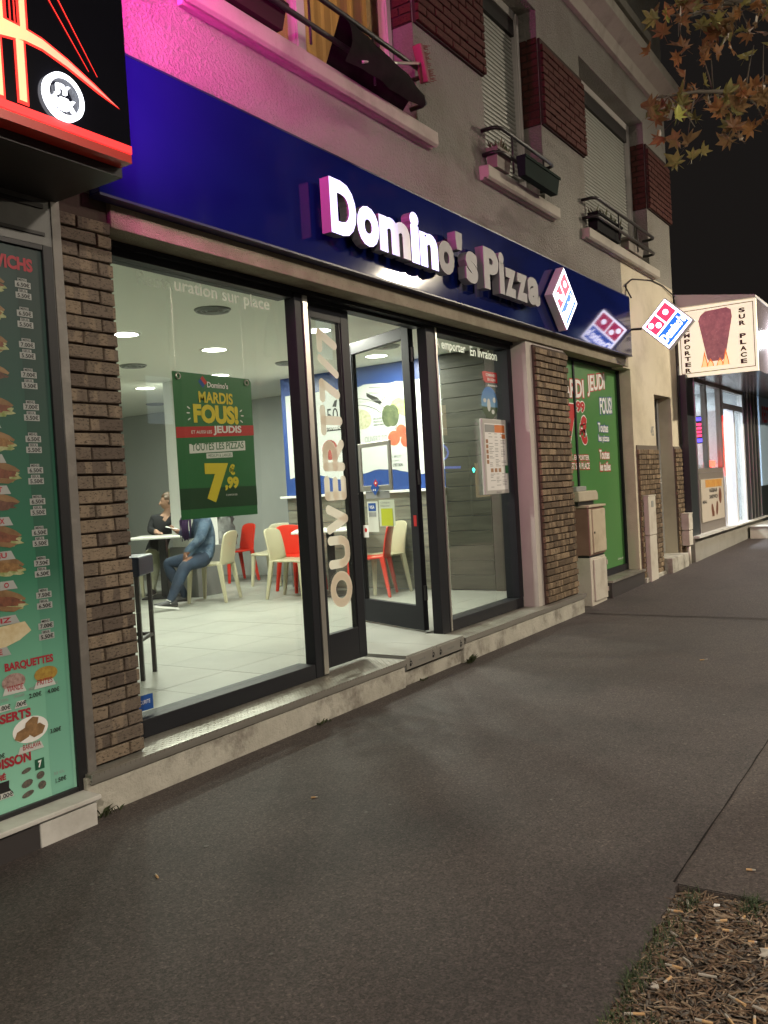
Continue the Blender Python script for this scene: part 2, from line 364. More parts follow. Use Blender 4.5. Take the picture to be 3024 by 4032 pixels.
# tree pit
mb = MB(); n = 22
for i in range(n):
    for j in range(n):
        pass
vs = []; fs = []
for j in range(n + 1):
    for i in range(n + 1):
        x, y = .9 + 2.07 * i / n, -.5 + 1.346 * j / n
        e = min(i, j, n - i, n - j) / n
        vs.append((x, y, -.022 + .035 * min(e * 5, 1) * (.55 + .45 * math.sin(i * 1.7) * math.cos(j * 1.3))))
for j in range(n):
    for i in range(n): a = j * (n + 1) + i; fs.append((a, a + 1, a + n + 2, a + n + 1))
tag(MB().add(vs, fs).build('tree_pit_soil', m_soil, smooth=True), kind='structure')
tag(MB().box(2.965, -.5, -.2, 2.9699, .845, -.002).build('pit_edge', m_asphalt2), kind='structure')

# ------------------------------------------------------------------ the shop room
zf, zc = .21, 2.89
tag(MB().box(1.8, 3.55, .05, 10.6, 13.2, zf - .012).build('shop_floor', m_grout), kind='structure')
fl = bpy.data.objects['shop_floor']
tile_me = None; random.seed(5)
for i in range(11):
    for j in range(13):
        x0, y0 = 2.6 + i * .6, 3.68 + j * .6
        if x0 > 8.7 and y0 < 7.0: continue
        if x0 > 9.5: continue
        if tile_me is None:
            t = MB().box(0, 0, -.011, .596, .596, 0).build('floor_tile', m_floor, fl); tile_me = t.data
        else:
            t = bpy.data.objects.new('floor_tile', tile_me); C.objects.link(t); t.parent = fl
        t.location = (x0, y0, zf + random.uniform(0, .0006))
tag(MB().box(1.7, 3.62, zc, 10.6, 13.2, zc + .15).build('shop_ceiling', m_ceil), kind='structure')
tag(MB().box(10.15, 7.2, 0, 10.4, 13.2, zc).build('shop_side_wall', m_greywall), kind='structure')
tag(MB().box(1.7, 13.0, 0, 10.15, 13.2, zc).build('shop_back_wall', m_greywall), kind='structure')
tag(MB().box(1.7, 3.62, 0, 1.9, 13.0, zc).build('shop_left_wall', m_white), kind='structure')
# partition that carries the mural
pw = MB().box(8.75, 3.62, 0, 10.6, 7.25, zc).build('mural_wall', m_mural_blue); tag(pw, kind='structure')
U, V = (0, -1, 0), Z_            # on the mural wall, seen from the room: left to right is -y
def MW(y, z): return (8.75, y, z)
mb = MB(); random.seed(11)
up = [(-7.18 + i * .0766, 2.665 + random.uniform(-.012, .012) - (0.0 if i < 28 else 0.0)) for i in range(31)]
lo = [(-7.18 + i * .0766, 1.60 + .045 * math.sin(i * .42) + random.uniform(-.006, .006)) for i in range(31)]
for i in range(30):
    mb.poly([(8.747, -lo[i][0], lo[i][1]), (8.747, -lo[i + 1][0], lo[i + 1][1]), (8.747, -up[i + 1][0], up[i + 1][1]), (8.747, -up[i][0], up[i][1])])
mb.build('torn_paper_print', m_mural_white, pw)
O = (8.747, 0, 0)
m_pep = mat('pepper_print', (.045, .065, .03), .5, var=(.12, .14, .07), vscale=14); m_let = mat('lettuce_print', (.33, .42, .12), .5, var=(.5, .58, .25), vscale=25)
m_tom = mat('tomato_print', (.42, .07, .035), .5, var=(.52, .14, .07), vscale=18); m_mush = mat('mushroom_print', (.50, .50, .36), .5, var=(.32, .32, .2), vscale=30)
m_sal = mat('salami_print', (.23, .035, .03), .5, var=(.32, .06, .05), vscale=22); m_pick = mat('pickle_print', (.2, .22, .04), .5, var=(.36, .38, .1), vscale=22)
def mural(name, m, *polys):
    b = MB()
    for pts, o in polys: flat(b, pts, O, U, V, o)
    return b.build(name, m, pw)
mural('salami_print', m_sal, (ell(-6.515, 1.93, .12, .125), .002))
mural('mushroom_print', m_mush, (ell(-6.016, 2.263, .15, .12, rot=-.25), .002))
mural('pepper_print', m_pep, (ell(-5.63, 2.27, .085, .13), .0035), (ell(-5.56, 2.27, .085, .13), .003))
mural('lettuce_print', m_let, (ell(-5.47, 2.37, .12, .10), .002), (ell(-5.38, 2.33, .1, .09), .0022))
mural('tomato_print', m_tom, (ell(-5.563, 2.0, .085, .088), .002), (ell(-5.457, 2.08, .07, .075), .0025), (ell(-5.40, 1.96, .07, .075), .0022))
mural('pickle_print', m_pick, (ell(-6.124, 1.70, .07, .11), .002))
def mribbon(pts, w_, o1, o2):
    nn = len(pts); L = []; Q = []; L2 = []; Q2 = []
    for i, (x, z) in enumerate(pts):
        d = Vector((pts[min(i + 1, nn - 1)][0] - pts[max(i - 1, 0)][0], pts[min(i + 1, nn - 1)][1] - pts[max(i - 1, 0)][1])).normalized()
        L.append((x - d.y * w_, z + d.x * w_)); Q.append((x + d.y * w_, z - d.x * w_)); L2.append((x - d.y * (w_ - .007), z + d.x * (w_ - .007))); Q2.append((x + d.y * (w_ - .007), z - d.x * (w_ - .007)))
    b1, b2 = MB(), MB()
    for i in range(nn - 1):
        flat(b1, [Q[i], Q[i + 1], L[i + 1], L[i]], O, U, V, o1); flat(b2, [Q2[i], Q2[i + 1], L2[i + 1], L2[i]], O, U, V, o2)
    b1.build('ribbon_outline', m_k_print, pw); b2.build('ribbon_print', m_mural_white, pw)
mribbon([(-6.30, 2.44), (-6.16, 2.475), (-6.02, 2.475), (-5.90, 2.45), (-5.78, 2.40), (-5.70, 2.34)], .042, .002, .0035)
mribbon([(-5.88, 2.60), (-5.80, 2.59), (-5.70, 2.58)], .035, .002, .0035)
mural('ribbon_fold', m_k_print, ([(-5.92, 2.575), (-5.86, 2.545), (-5.76, 2.50), (-5.70, 2.43), (-5.74, 2.42), (-5.83, 2.47), (-5.92, 2.53)], .0025), ([(-6.60, 2.16), (-6.30, 2.16), (-6.30, 2.21), (-6.60, 2.21)], .002), ([(-6.44, 2.46), (-6.40, 2.53), (-6.36, 2.54), (-6.38, 2.45)], .002))
for x0, z0, x1, z1 in ((-5.71, 2.45, -5.69, 2.49), (-5.68, 2.46, -5.66, 2.51), (-5.65, 2.45, -5.625, 2.49), (-5.54, 2.1, -5.52, 2.15), (-5.97, 2.39, -5.90, 2.41), (-5.90, 2.33, -5.80, 2.37)):
    mural('sketch_line', m_k_print, ([(x0, z0), (x0 + .008, z0), (x1 + .008, z1), (x1, z1)], .002))
b = MB(); put_text(b, '50', (8.747, 6.53, 2.27), U, V, .17, .17, .002, .0); b.build('lettering', m_k_print, pw)
for s_, y, z, w, h, mm in (("D'EXPERIENCE", 6.55, 2.175, .25, .04, m_w_print), ('OUVERT 7/7', 5.98, 1.975, .32, .075, m_g_print), ('LES SECRETS DU PLAISIR SONT RÉUNIS', 6.1, 2.46, .42, .028, m_g_print),
                           ('DE LA PÂTE', 5.84, 2.24, .15, .028, m_k_print), ('FRAÎCHE', 5.84, 2.205, .13, .024, m_k_print), ('IMMÉDIATEMENT', 5.84, 2.17, .16, .02, m_k_print),
                           ('ICI MIEUX', 5.62, 1.77, .14, .03, m_g_print), ('Tout pour', 5.64, 1.72, .13, .03, m_g_print), ("C'EST BON", 5.60, 1.665, .14, .035, m_k_print),
                           ('UN PEU DE', 7.04, 2.19, .1, .025, m_g_print), ('TEMPS', 7.04, 2.155, .09, .025, m_g_print)):
    lettering(pw, s_, (8.747, y, z), U, V, w, h, mm, .0045, .01)
# wood cladding under the mural, white ledge, tall dark panel nearest the street
b = MB(); k = 0
for i in range(7):
    z0 = zf + .005 + i * .163
    pl = box('plank', (8.715, 4.87, z0 + .003, 8.748, 7.22, z0 + .160), m_wood, pw, .002)
tag(pl, None)
box('ledge', (8.62, 4.87, 1.355, 8.749, 7.26, 1.385), m_white, pw, .003)
for i in range(16):
    z0 = zf + .008 + i * .1665
    box('plank', (8.69, 4.31, z0 + .0025, 8.748, 4.868, z0 + .164), m_wood_d, pw, .002)
MB().box(7.70, 3.605, zf, 8.745, 3.695, zc - .004).build('end_panel', m_wood_d, pw)  # dark sheet added to fill the dark corner behind the pier
box('end_panel', (8.69, 3.70, zf, 8.748, 4.305, zc - .004), m_wood_d, pw, .003)
# column with a grey plinth
col = MB().box(7.67, 7.85, zf, 8.07, 8.25, zc - .002).build('shop_column', m_white); tag(col, kind='structure')
box('plinth', (7.64, 7.82, zf, 8.10, 8.28, zf + .62), m_grey, col, .006)
box('corner_bead', (7.664, 7.844, zf + .62, 7.69, 7.87, zc - .003), m_alu, col)

# downlights and grilles in the ceiling
def downlight(x, y, label):
    t = thing('ceiling_downlight', label, 'downlight', (x, y, zc), 0, 'round downlights in the shop ceiling')
    b = MB(); n = 28
    for k in range(n):
        a, c = 2 * math.pi * k / n, 2 * math.pi * (k + 1) / n
        P = [(.118, -.008), (.142, -.008), (.146, -.0005)]
        for (r0, z0), (r1, z1) in zip(P[:-1], P[1:]):
            b.poly([(r0 * math.cos(a), r0 * math.sin(a), z0), (r1 * math.cos(a), r1 * math.sin(a), z1), (r1 * math.cos(c), r1 * math.sin(c), z1), (r0 * math.cos(c), r0 * math.sin(c), z0)])
    b.build('trim_ring', m_white, t, world=False)
    MB().poly([(.12 * math.cos(2 * math.pi * k / 24), -.12 * math.sin(2 * math.pi * k / 24), -.006) for k in range(24)]).build('diffuser', m_lamp, t, world=False)
    ld = bpy.data.lights.new('downlight_bulb', 'AREA'); ld.shape = 'DISK'; ld.size = .2; ld.energy = 56; ld.color = (.98, 1.0, .86)
    lo_ = bpy.data.objects.new('downlight_bulb', ld); C.objects.link(lo_); lo_.parent = t; lo_.location = (0, 0, -.012)
DL = [(5.22, 6.05, 'bright round ceiling downlight half cut off by the brick pillar beside the big window'), (6.42, 6.14, 'bright round downlight above the green poster, between it and the faint window lettering'),
      (7.83, 8.74, 'bright round downlight low at the back, left of the green poster'), (6.43, 4.85, 'bright downlight showing behind the top of the white digits on the narrow door leaf'),
      (7.78, 7.39, 'bright downlight just peeping over the top edge of the green poster'), (8.16, 5.36, 'bright round downlight seen through the open door above the blue mural border')]
for x, y, l in DL: downlight(x, y, l)
def grille(x, y, label):
    t = thing('ceiling_grille', label, 'air grille', (x, y, zc), 0, 'round air grilles in the shop ceiling')
    b = MB()
    for r0 in (.05, .09, .13):
        pts = [(r0 * math.cos(2 * math.pi * k / 24), r0 * math.sin(2 * math.pi * k / 24), -.008) for k in range(25)]
        b.tube(pts, .010, 5, caps=False)
    b.build('louvre_ring', m_g_print, t, world=False)
    MB().cyl((0, 0, -.004), (0, 0, -.0005), .145, n=28).build('grille_plate', mat('grille_grey', (.22, .23, .21), .6) if 'grille_grey' not in bpy.data.materials else bpy.data.materials['grille_grey'], t, world=False)
for x, y, l in [(5.08, 4.85, 'round grey air grille nearest the window glass, under the faint white lettering'), (6.46, 7.38, 'round grey air grille just right of the brick pillar, below the first lit downlight'),
                (9.2, 10.07, 'small far air grille at the back left over the grey wall'), (7.72, 6.27, 'round air grille half hidden by the dark window mullion'), (7.70, 4.93, 'round dark air grille in the top of the open door glass')]: grille(x, y, l)

# ------------------------------------------------------------------ the apartment building
bd = thing('apartment_building', 'stuccoed apartment block with red brick panels between its windows above a pizza shop', 'building', (7.9, 3.36, 0))
YF = 3.36
w = MB()
def wall(x0, z0, x1, z1, y0=YF, y1=3.62): w.box(x0, y0, z0, x1, y1, z1)
wall(-4, 2.872, 10.655, 4.03); wall(-4, 4.03, 3.55, 6.08); wall(5.88, 4.03, 7.05, 6.08); wall(8.35, 4.03, 9.53, 6.08); wall(11.89, 4.03, 12.97, 6.08)
wall(-4, 6.08, 12.97, 11.0)
w.build('upper_wall', m_stucco, bd)
MB().box(-4, 3.62, 2.9, 12.97, 3.66, 3.99).box(-4, 4.75, 2.95, 12.97, 8, 11).box(6.15, 3.9, 2.95, 12.97, 4.7499, 11).box(-4, 3.9, 2.95, 3.25, 4.7499, 11).box(3.2501, 3.9, 6.3, 6.1499, 4.7499, 11).box(12.6, 3.62, 0, 12.97, 8, 11).build('inner_wall', m_stucco, bd)
# ground floor stucco right of the green window
w = MB()
wall(10.82, 0, 11.79, 2.872); wall(12.60, 0, 12.97, 2.872); wall(11.79, 2.46, 12.60, 2.872); wall(10.655, 2.8721, 12.97, 4.0299); wall(10.55, 2.872 - .16, 10.82, 2.872)
w.build('street_wall', m_stucco_y, bd)
# pier behind the second brick pillar, with its bare left return
MB().box(7.70, 3.372, .2, 8.66, 3.60, 2.735).build('stucco_pier', mat('pier_stucco', (.52, .48, .43), .8, var=(.46, .42, .38), vscale=3, bump=.3, bscale=70), bd)
MB().box(2.55, 3.372, .05, 2.85, 3.7, 2.87).build('pillar_core', m_mortar, bd)
# lintel
MB().box(2.85, 3.345, 2.728, 10.72, 3.62, 2.872).build('lintel', m_concrete, bd, bevel=.006)
# bricks ------------------------------------------------------
def brick_mesh(L, H, D, seed):
    rnd = random.Random(seed); c = .004
    def j(): return rnd.uniform(-.0022, .0022)
    x, z = L / 2, H / 2
    back = [(-x, 0, -z), (x, 0, -z), (x, 0, z), (-x, 0, z)]
    mid = [(-x + j(), -D + c, -z + j()), (x + j(), -D + c, -z + j()), (x + j(), -D + c, z + j()), (-x + j(), -D + c, z + j())]
    fr = [(-x + c + j(), -D + j(), -z + c), (x - c + j(), -D + j(), -z + c + j()), (x - c, -D + j(), z - c + j()), (-x + c, -D + j(), z - c)]
    fs = [(8, 9, 10, 11)]
    for a in range(4):
        b = (a + 1) % 4; fs += [(a, b, 4 + b, 4 + a), (4 + a, 4 + b, 8 + b, 8 + a)]
    me = bpy.data.meshes.new('brick'); me.from_pydata(back + mid + fr, [], fs); me.update(); return me
_bm = {}
def lay(parent, x0, x1, z0, z1, yb, m, L=.212, H=.056, jt=.011, D=.024, jz=.002, yrot=None, first=0):
    """running bond between x0..x1, z0..z1 on the plane y = yb"""
    rnd = random.Random(int(x0 * 100) + int(z0 * 10)); off = wloc(parent); row = 0; z = z0
    while z + H <= z1 + .004:
        x = x0 - ((row + first) % 2) * (L + jt) / 2
        while x < x1 - .01:
            a, b = max(x, x0), min(x + L, x1)
            if b - a > .025:
                ln = round(b - a, 3); var = rnd.randrange(4); key = (ln, H, D, var, m.name)
                if key not in _bm: _bm[key] = brick_mesh(ln, H, D, hash(key[:4]) & 1023); _bm[key].materials.append(m)
                o = bpy.data.objects.new('brick', _bm[key]); C.objects.link(o); o.parent = parent
                o.location = Vector(((a + b) / 2 + rnd.uniform(-jz, jz) * .6, yb + rnd.uniform(-jz, jz) * .8, z + H / 2 + rnd.uniform(-jz, jz) * .5)) - off
                o.rotation_euler = (0, rnd.uniform(-.008, .008), 0)
            x += L + jt
        z += H + jt; row += 1
core = bpy.data.objects['pillar_core']
lay(core, 2.552, 2.848, .21, 2.80, 3.3725, m_brick, L=.205)
pier = bpy.data.objects['stucco_pier']
MB().box(7.832, 3.352, .2, 8.662, 3.3715, 2.70).build('mortar_bed', m_mortar, pier)
lay(pier, 7.836, 8.660, .215, 2.70, 3.354, m_brick2, L=.190, H=.054)
wt = MB().box(10.90, 3.345, .05, 11.785, 3.3595, 1.77).box(11.779, 3.345, .05, 11.789, 3.58, 1.77).box(12.606, 3.345, .05, 12.96, 3.3595, 1.77).build('wainscot', m_mortar_g, bd)
lay(wt, 10.902, 11.783, .10, 1.765, 3.3475, m_brick2, L=.195, H=.054, D=.022)
lay(wt, 12.608, 12.958, .12, 1.765, 3.3475, m_brick2, L=.195, H=.054, D=.022)
for a, b in ((5.892, 7.043), (8.362, 9.523), (11.902, 12.958)):
    bp = MB().box(a - .002, 3.335, 4.945, b + .002, 3.3595, 5.80).build('brick_panel', m_mortar_d, bd)
    lay(bp, a, b, 4.955, 5.80, 3.337, m_brick_red, L=.26, H=.058, jt=.014, D=.03)
# window reveals also faced with brick on the right-hand side
for xr in (5.88, 8.35, 11.89):
    MB().box(xr - .0035, 3.362, 4.945, xr - .001, 3.56, 5.80).build('brick_reveal', m_mortar_d, bd)
    rr = random.Random(3)
    for i in range(12):
        z = 4.955 + i * .072
        for yy in ((3.364, 3.46), (3.474, 3.56)) if i % 2 else ((3.364, 3.52), (3.534, 3.56)):
            box('brick', (xr - .014, yy[0], z, xr - .0036, yy[1], z + .058), m_brick_red, bd, world=True)
# sills
for a, b in ((3.40, 6.03), (6.90, 8.52), (9.36, 12.05)):
    s_ = MB(); s_.prism([(a, 3.27, 4.035), (a, 3.27, 4.13), (a, 3.62, 4.155), (a, 3.62, 4.015), (a, 3.33, 4.015), (a, 3.325, 4.03), (a, 3.30, 4.03), (a, 3.295, 4.015)][::-1], (b - a, 0, 0))
    s_.build('window_sill', m_sill, bd, bevel=.005)
# upper floor slab and second-floor sills
MB().prism([(2.0, 3.12, 6.72), (2.0, 3.12, 6.86), (2.0, 3.36, 6.90), (2.0, 3.36, 6.50), (2.0, 3.30, 6.50), (2.0, 3.26, 6.62)][::-1], (11.15, 0, 0)).build('string_course', m_sill, bd, bevel=.006)
MB().box(9.4, 3.24, 7.15, 12.1, 3.36, 7.27).build('window_sill', m_sill, bd, bevel=.006)
# window 1: lit room behind curtains
m_curt = bpy.data.materials.new('curtain_cloth'); m_curt.use_nodes = True; n_ = m_curt.node_tree; n_.nodes.remove(n_.nodes['Principled BSDF'])
td = n_.nodes.new('ShaderNodeBsdfTranslucent'); td.inputs[0].default_value = (.55, .40, .22, 1); dd = n_.nodes.new('ShaderNodeBsdfDiffuse'); dd.inputs[0].default_value = (.5, .4, .28, 1)
mx = n_.nodes.new('ShaderNodeMixShader'); mx.inputs[0].default_value = .4; n_.links.new(td.outputs[0], mx.inputs[1]); n_.links.new(dd.outputs[0], mx.inputs[2]); n_.links.new(mx.outputs[0], n_.nodes['Material Output'].inputs[0])
b = MB(); xs = [3.58 + i * .02 for i in range(115)]
for i, (a, c) in enumerate(zip(xs[:-1], xs[1:])):
    ya, yc = [3.74 + .022 * math.sin(q * 27) + .012 * math.sin(q * 61 + 1) for q in (a, c)]
    b.poly([(a, ya, 4.1), (c, yc, 4.1), (c, yc, 6.05), (a, ya, 6.05)])
b.build('curtain', m_curt, bd, smooth=True)
MB().box(3.3, 4.6, 4.05, 6.1, 4.7, 6.2).box(3.3, 3.9, 4.0, 6.1, 4.7, 4.05).box(3.3, 3.9, 6.2, 6.1, 4.7, 6.25).build('room_shell', mat('warm_wall', (.6, .5, .35), .8), bd)
ld = bpy.data.lights.new('room_lamp', 'AREA'); ld.size = 1.2; ld.energy = 60; ld.color = (1, .58, .25); lo_ = bpy.data.objects.new('room_lamp', ld); C.objects.link(lo_); lo_.location = (4.7, 4.4, 5.9); lo_.rotation_euler = (R(-35), 0, 0)
def upper_window(x0, x1, lit):
    f = MB()
    for a, c in ((x0, x0 + .06), ((x0 + x1) / 2 - .05, (x0 + x1) / 2 + .05), (x1 - .07, x1)) if lit else ((x0, x0 + .05), (x1 - .08, x1 - .012)):
        f.box(a, 3.55, 4.10, c, 3.61, 6.08)
        f.box(a + .008, 3.535, 4.13, c - .008, 3.55, 6.06)
    f.box(x0, 3.55, 6.0, x1, 3.61, 6.08); f.box(x0, 3.55, 4.10, x1, 3.61, 4.17)
    fo = f.build('window_frame', m_pvc, bd)
    if lit:
        MB().box(x0 + .06, 3.575, 4.17, x1 - .06, 3.581, 6.0).build('pane', m_glass, fo)
    else:
        MB().box(x0, 3.56, 5.84, x1, 3.605, 6.0).build('shutter_box', m_blackmetal, fo)
        sh = MB().box(x0 + .04, 3.60, 4.12, x1 - .06, 3.606, 5.86).build('roller_shutter', m_shutter, bd)
        h = .042; n = int((5.86 - 4.12) / h); me = None
        for i in range(n):
            z = 4.12 + i * h
            if me is None:
                k = MB(); L = x1 - .08 - x0 - .05
                prof = [(0, .0), (-.009, .006), (-.012, .018), (-.009, .032), (0, .037)]
                k.prism([(0, p[0], p[1]) for p in prof][::-1], (L, 0, 0)); o = k.build('slat', m_shutter, sh, world=False); me = o.data
            else:
                o = bpy.data.objects.new('slat', me); C.objects.link(o); o.parent = sh
            o.location = Vector((x0 + .05, 3.599, z)) - wloc(sh)
upper_window(3.55, 5.866, True); upper_window(7.05, 8.336, False); upper_window(9.53, 11.876, False)
# railings: two round bars per window with the ends turned back into the wall
def railing(x0, x1, zs):
    b = MB()
    for z in zs:
        b.tube([(x0, 3.36, z), (x0, 3.26, z), (x0 + .03, 3.215, z), (x0 + .08, 3.20, z), (x1 - .08, 3.20, z), (x1 - .03, 3.215, z), (x1, 3.26, z), (x1, 3.36, z)], .018, 10)
    for xx in ((x0 + x1) / 2 - .35, (x0 + x1) / 2 + .35): b.cyl((xx, 3.20, 4.13), (xx, 3.20, zs[-1]), .009, n=6)
    b.build('window_rail', m_blackmetal, bd, smooth=True)
railing(3.62, 5.78, (4.25, 4.46)); railing(6.98, 8.24, (4.25, 4.46)); railing(9.40, 11.62, (4.25, 4.45))
# cables clipped to the wall
b = MB(); b.tube([(10.66, 3.25, 3.55), (10.72, 3.34, 3.72), (10.9, 3.35, 3.80), (11.05, 3.35, 3.86), (11.3, 3.35, 3.90), (11.9, 3.35, 3.985), (12.4, 3.345, 4.0), (12.96, 3.33, 3.93)], .009, 6)
b.tube([(10.72, 3.34, 3.2), (10.70, 3.345, 3.5), (10.82, 3.35, 3.76), (11.0, 3.35, 3.84)], .007, 6)
b.tube([(12.9, 3.33, 3.9), (12.9, 3.33, 3.0), (12.93, 3.33, 2.4), (12.93, 3.33, 1.8)], .012, 6)
b.build('cable', m_blackmetal, bd, smooth=True)
lettering(bd, '45', (11.56, 3.3595, 1.90), X_, Z_, .14, .13, m_g_print, .002, .02)
# house door in its recess
MB().box(11.79, 3.58, .20, 12.62, 3.62, 2.46).build('door_recess_wall', m_stucco_y, bd)
hd = box('house_door', (11.80, 3.545, .27, 12.56, 3.579, 2.44), m_alu_dark, bd, .004)
for i in range(3): box('door_panel', (11.88, 3.532, .36 + i * .69, 12.46, 3.546, .96 + i * .69), m_blackmetal, hd, .004)
MB().cyl((12.44, 3.51, 1.25), (12.44, 3.51, 1.45), .012, n=8).build('handle', m_alu, hd)
MB().box(12.54, 3.53, .27, 12.585, 3.578, 2.44).build('door_frame', m_white, bd)
box('doorstep', (11.79, 3.22, .03, 12.62, 3.62, .262), m_kerb, bd, .008)
MB().box(10.88, 3.30, -.02, 11.79, 3.3445, .10).box(12.62, 3.30, -.02, 12.97, 3.3445, .13).build('plinth', m_kerb, bd, bevel=.006)
# ------------------------------------------------------------------ shop step
st = thing('shop_step', 'cement shop step edged with worn checker plate along the shopfront', 'step', (5.6, 3.3, 0))
MB().box(2.47, 3.30, -.05, 5.16, 3.62, .186).build('step_body', m_kerb, st, bevel=.006)
MB().box(6.03, 3.30, -.05, 8.70, 3.62, .186).build('step_body', m_kerb, st, bevel=.006)
MB().box(5.16, 3.325, -.05, 6.03, 3.62, .10).build('step_body', m_kerb, st, bevel=.004)
def plate(x0, x1):
    p = MB().box(x0, 3.285, .187, x1, 3.60, .199).build('tread_plate', m_plate, st)
    b = MB(); r = random.Random(2); n = int((x1 - x0) / .026)
    for i in range(n):
        for j in range(11):
            x, y = x0 + .014 + i * .026, 3.296 + j * .026; a = R(45) if (i + j) % 2 else R(-45); dx, dy = math.cos(a), math.sin(a)
            L, wd = .0105, .003
            P = [(x - dx * L, y - dy * L, .1992), (x + dy * wd, y - dx * wd, .1992), (x + dx * L, y + dy * L, .1992), (x - dy * wd, y + dx * wd, .1992)]
            t = (x, y, .2012); b.add(P + [t], [(0, 1, 4), (1, 2, 4), (2, 3, 4), (3, 0, 4)])
    tag(b.build('tread_studs', m_plate, p), kind='stuff')
    e = MB(); e.box(x0, 3.279, .170, x1, 3.2845, .2005); e.box(x0, 3.287, .155, x1, 3.2995, .1695)
    e.build('nosing', m_alu, p)
    b = MB()
    for i in range(int((x1 - x0) / .03)): b.box(x0 + .01 + i * .03, 3.2765, .188, x0 + .022 + i * .03, 3.2789, .2015)
    tag(b.build('nosing_studs', m_alu, p), kind='stuff')
plate(2.48, 5.155); plate(6.04, 8.715)
rp = box('entry_ramp', (5.165, 3.30, .115, 6.025, 3.70, .2085), m_g_print, st)
for a, c in ((5.168, 5.593), (5.597, 6.022)):
    box('ramp_tile', (a, 3.292, .209, c, 3.70, .222), m_floor, rp, .002)
    box('ramp_front', (a, 3.288, .122, c, 3.2995, .2085), m_alu, rp, .001)
    for xx in (a + .03, c - .075):
        O = (xx, 3.288, .14); bb = MB()
        put_text(bb, 'o', (xx + .008, 3.288, .183), X_, Z_, .012, .012, .0012, .03)
        flat(bb, [(.008, .012), (.014, .012), (.016, .030), (.030, .028), (.036, .010), (.042, .012), (.034, .036), (.016, .040), (.010, .040)], O, X_, Z_, .0012)
        flat(bb, ell(.017, .010, .014, .011, 14), O, X_, Z_, .001)
        bb.build('wheelchair_symbol', m_k_print, rp)
    lettering(rp, 'myd.fr', (a + .16, 3.288, .15), X_, Z_, .10, .022, m_g_print, .0012, .01)
# ------------------------------------------------------------------ shopfront: frames, panes, doors
sf = thing('shopfront', 'anthracite framed glazed shopfront with its right door leaf standing open', 'shopfront', (5.6, 3.59, .2))
box('header', (2.85, 3.50, 2.70, 7.70, 3.65, 2.7275), m_alu_dark, sf)
MB().box(2.85, 3.53, 2.66, 4.43, 3.65, 2.6995).box(6.26, 3.53, 2.655, 7.70, 3.65, 2.6995).box(4.57, 3.55, 2.675, 6.09, 3.64, 2.6995).build('header_rail', m_alu_dark, sf)
MB().box(2.86, 3.52, .2005, 4.43, 3.66, .295).build('bottom_rail', m_alu_dark, sf, bevel=.004)
MB().box(6.26, 3.52, .2005, 7.68, 3.66, .295).build('bottom_rail', m_alu_dark, sf, bevel=.004)
mu = MB().box(4.437, 3.52, .2005, 4.57, 3.604, 2.6995).build('mullion', m_alu_dark, sf, bevel=.004)
MB().box(4.515, 3.512, .21, 4.562, 3.5195, 2.69).build('cover_strip', m_alu, mu)
po = MB().box(6.095, 3.52, .2005, 6.26, 3.604, 2.6995).build('mullion', m_alu_dark, sf, bevel=.004)
MB().box(6.235, 3.512, .21, 6.257, 3.5195, 2.69).build('cover_strip', m_alu, po)
MB().box(7.60, 3.52, .2955, 7.69, 3.66, 2.6545).build('frame_post', m_alu_dark, sf, bevel=.004)
MB().box(2.86, 3.52, .2955, 2.93, 3.66, 2.6595).build('frame_post', m_alu_dark, sf, bevel=.004)
p1 = MB().box(2.93, 3.592, .295, 4.43, 3.600, 2.66).build('pane', m_glass, sf)
p2 = MB().box(6.26, 3.592, .295, 7.60, 3.600, 2.655).build('pane', m_glass, sf)
m_vinyl_shaded = film('ghost_vinyl', (.8, .8, .72), .75); _n = m_vinyl_shaded.node_tree; _mx = _n.nodes.new('ShaderNodeMixShader'); _mx.inputs[0].default_value = .82; _tr = _n.nodes.new('ShaderNodeBsdfTransparent')  # nearly clear vinyl paints the letters lost in the sign box's shadow
_src = _n.nodes['Material Output'].inputs[0].links[0].from_socket; _n.links.new(_src, _mx.inputs[1]); _n.links.new(_tr.outputs[0], _mx.inputs[2]); _n.links.new(_mx.outputs[0], _n.nodes['Material Output'].inputs[0])
lettering(p1, 'Resta', (3.205, 3.5915, 2.56), X_, Z_, .255, .075, m_vinyl_shaded, .0012, .012)
lettering(p1, 'uration sur place', (3.472, 3.5915, 2.545), X_, Z_, .80, .098, m_vinyl_w, .0012, .012)
lettering(p2, 'A emporter', (6.36, 3.5915, 2.53), X_, Z_, .54, .105, m_vinyl_w, .0012, .02)
lettering(p2, 'En livraison', (6.985, 3.5915, 2.545), X_, Z_, .54, .085, m_vinyl_w, .0012, .02)
# blue sticker in the corner of the big pane
sk = MB(); flat(sk, rect(2.97, .32, 3.13, .40), (0, 3.5915, 0), X_, Z_, .0012); sk.build('sticker', m_b_print, p1)
lettering(p1, 'SECURITE', (3.02, 3.5902, .355), X_, Z_, .09, .02, m_w_print, .0012)
# narrow leaf
def leaf(parent, name, W_, H_, stile, bot, top, th=.05):
    f = MB(); f.box(0, -th / 2, 0, stile, th / 2, H_); f.box(W_ - stile, -th / 2, 0, W_, th / 2, H_); f.box(stile, -th / 2 + .001, 0, W_ - stile, th / 2 - .001, bot); f.box(stile, -th / 2 + .001, H_ - top, W_ - stile, th / 2 - .001, H_)
    o = f.build(name, m_alu_dark, parent, world=False, bevel=.003)
    g = MB().box(stile, -.004, bot, W_ - stile, .004, H_ - top).build('pane', m_glass, o, world=False)
    e = MB(); e.box(stile, -.018, bot, stile + .012, .018, H_ - top); e.box(W_ - stile - .012, -.018, bot, W_ - stile, .018, H_ - top); e.build('gasket', m_black, o, world=False)
    return o, g
dl, dg_ = leaf(sf, 'door_leaf', .53, 2.45, .095, .22, .095); dl.location = Vector((4.575, 3.60, .222)) - wloc(sf)
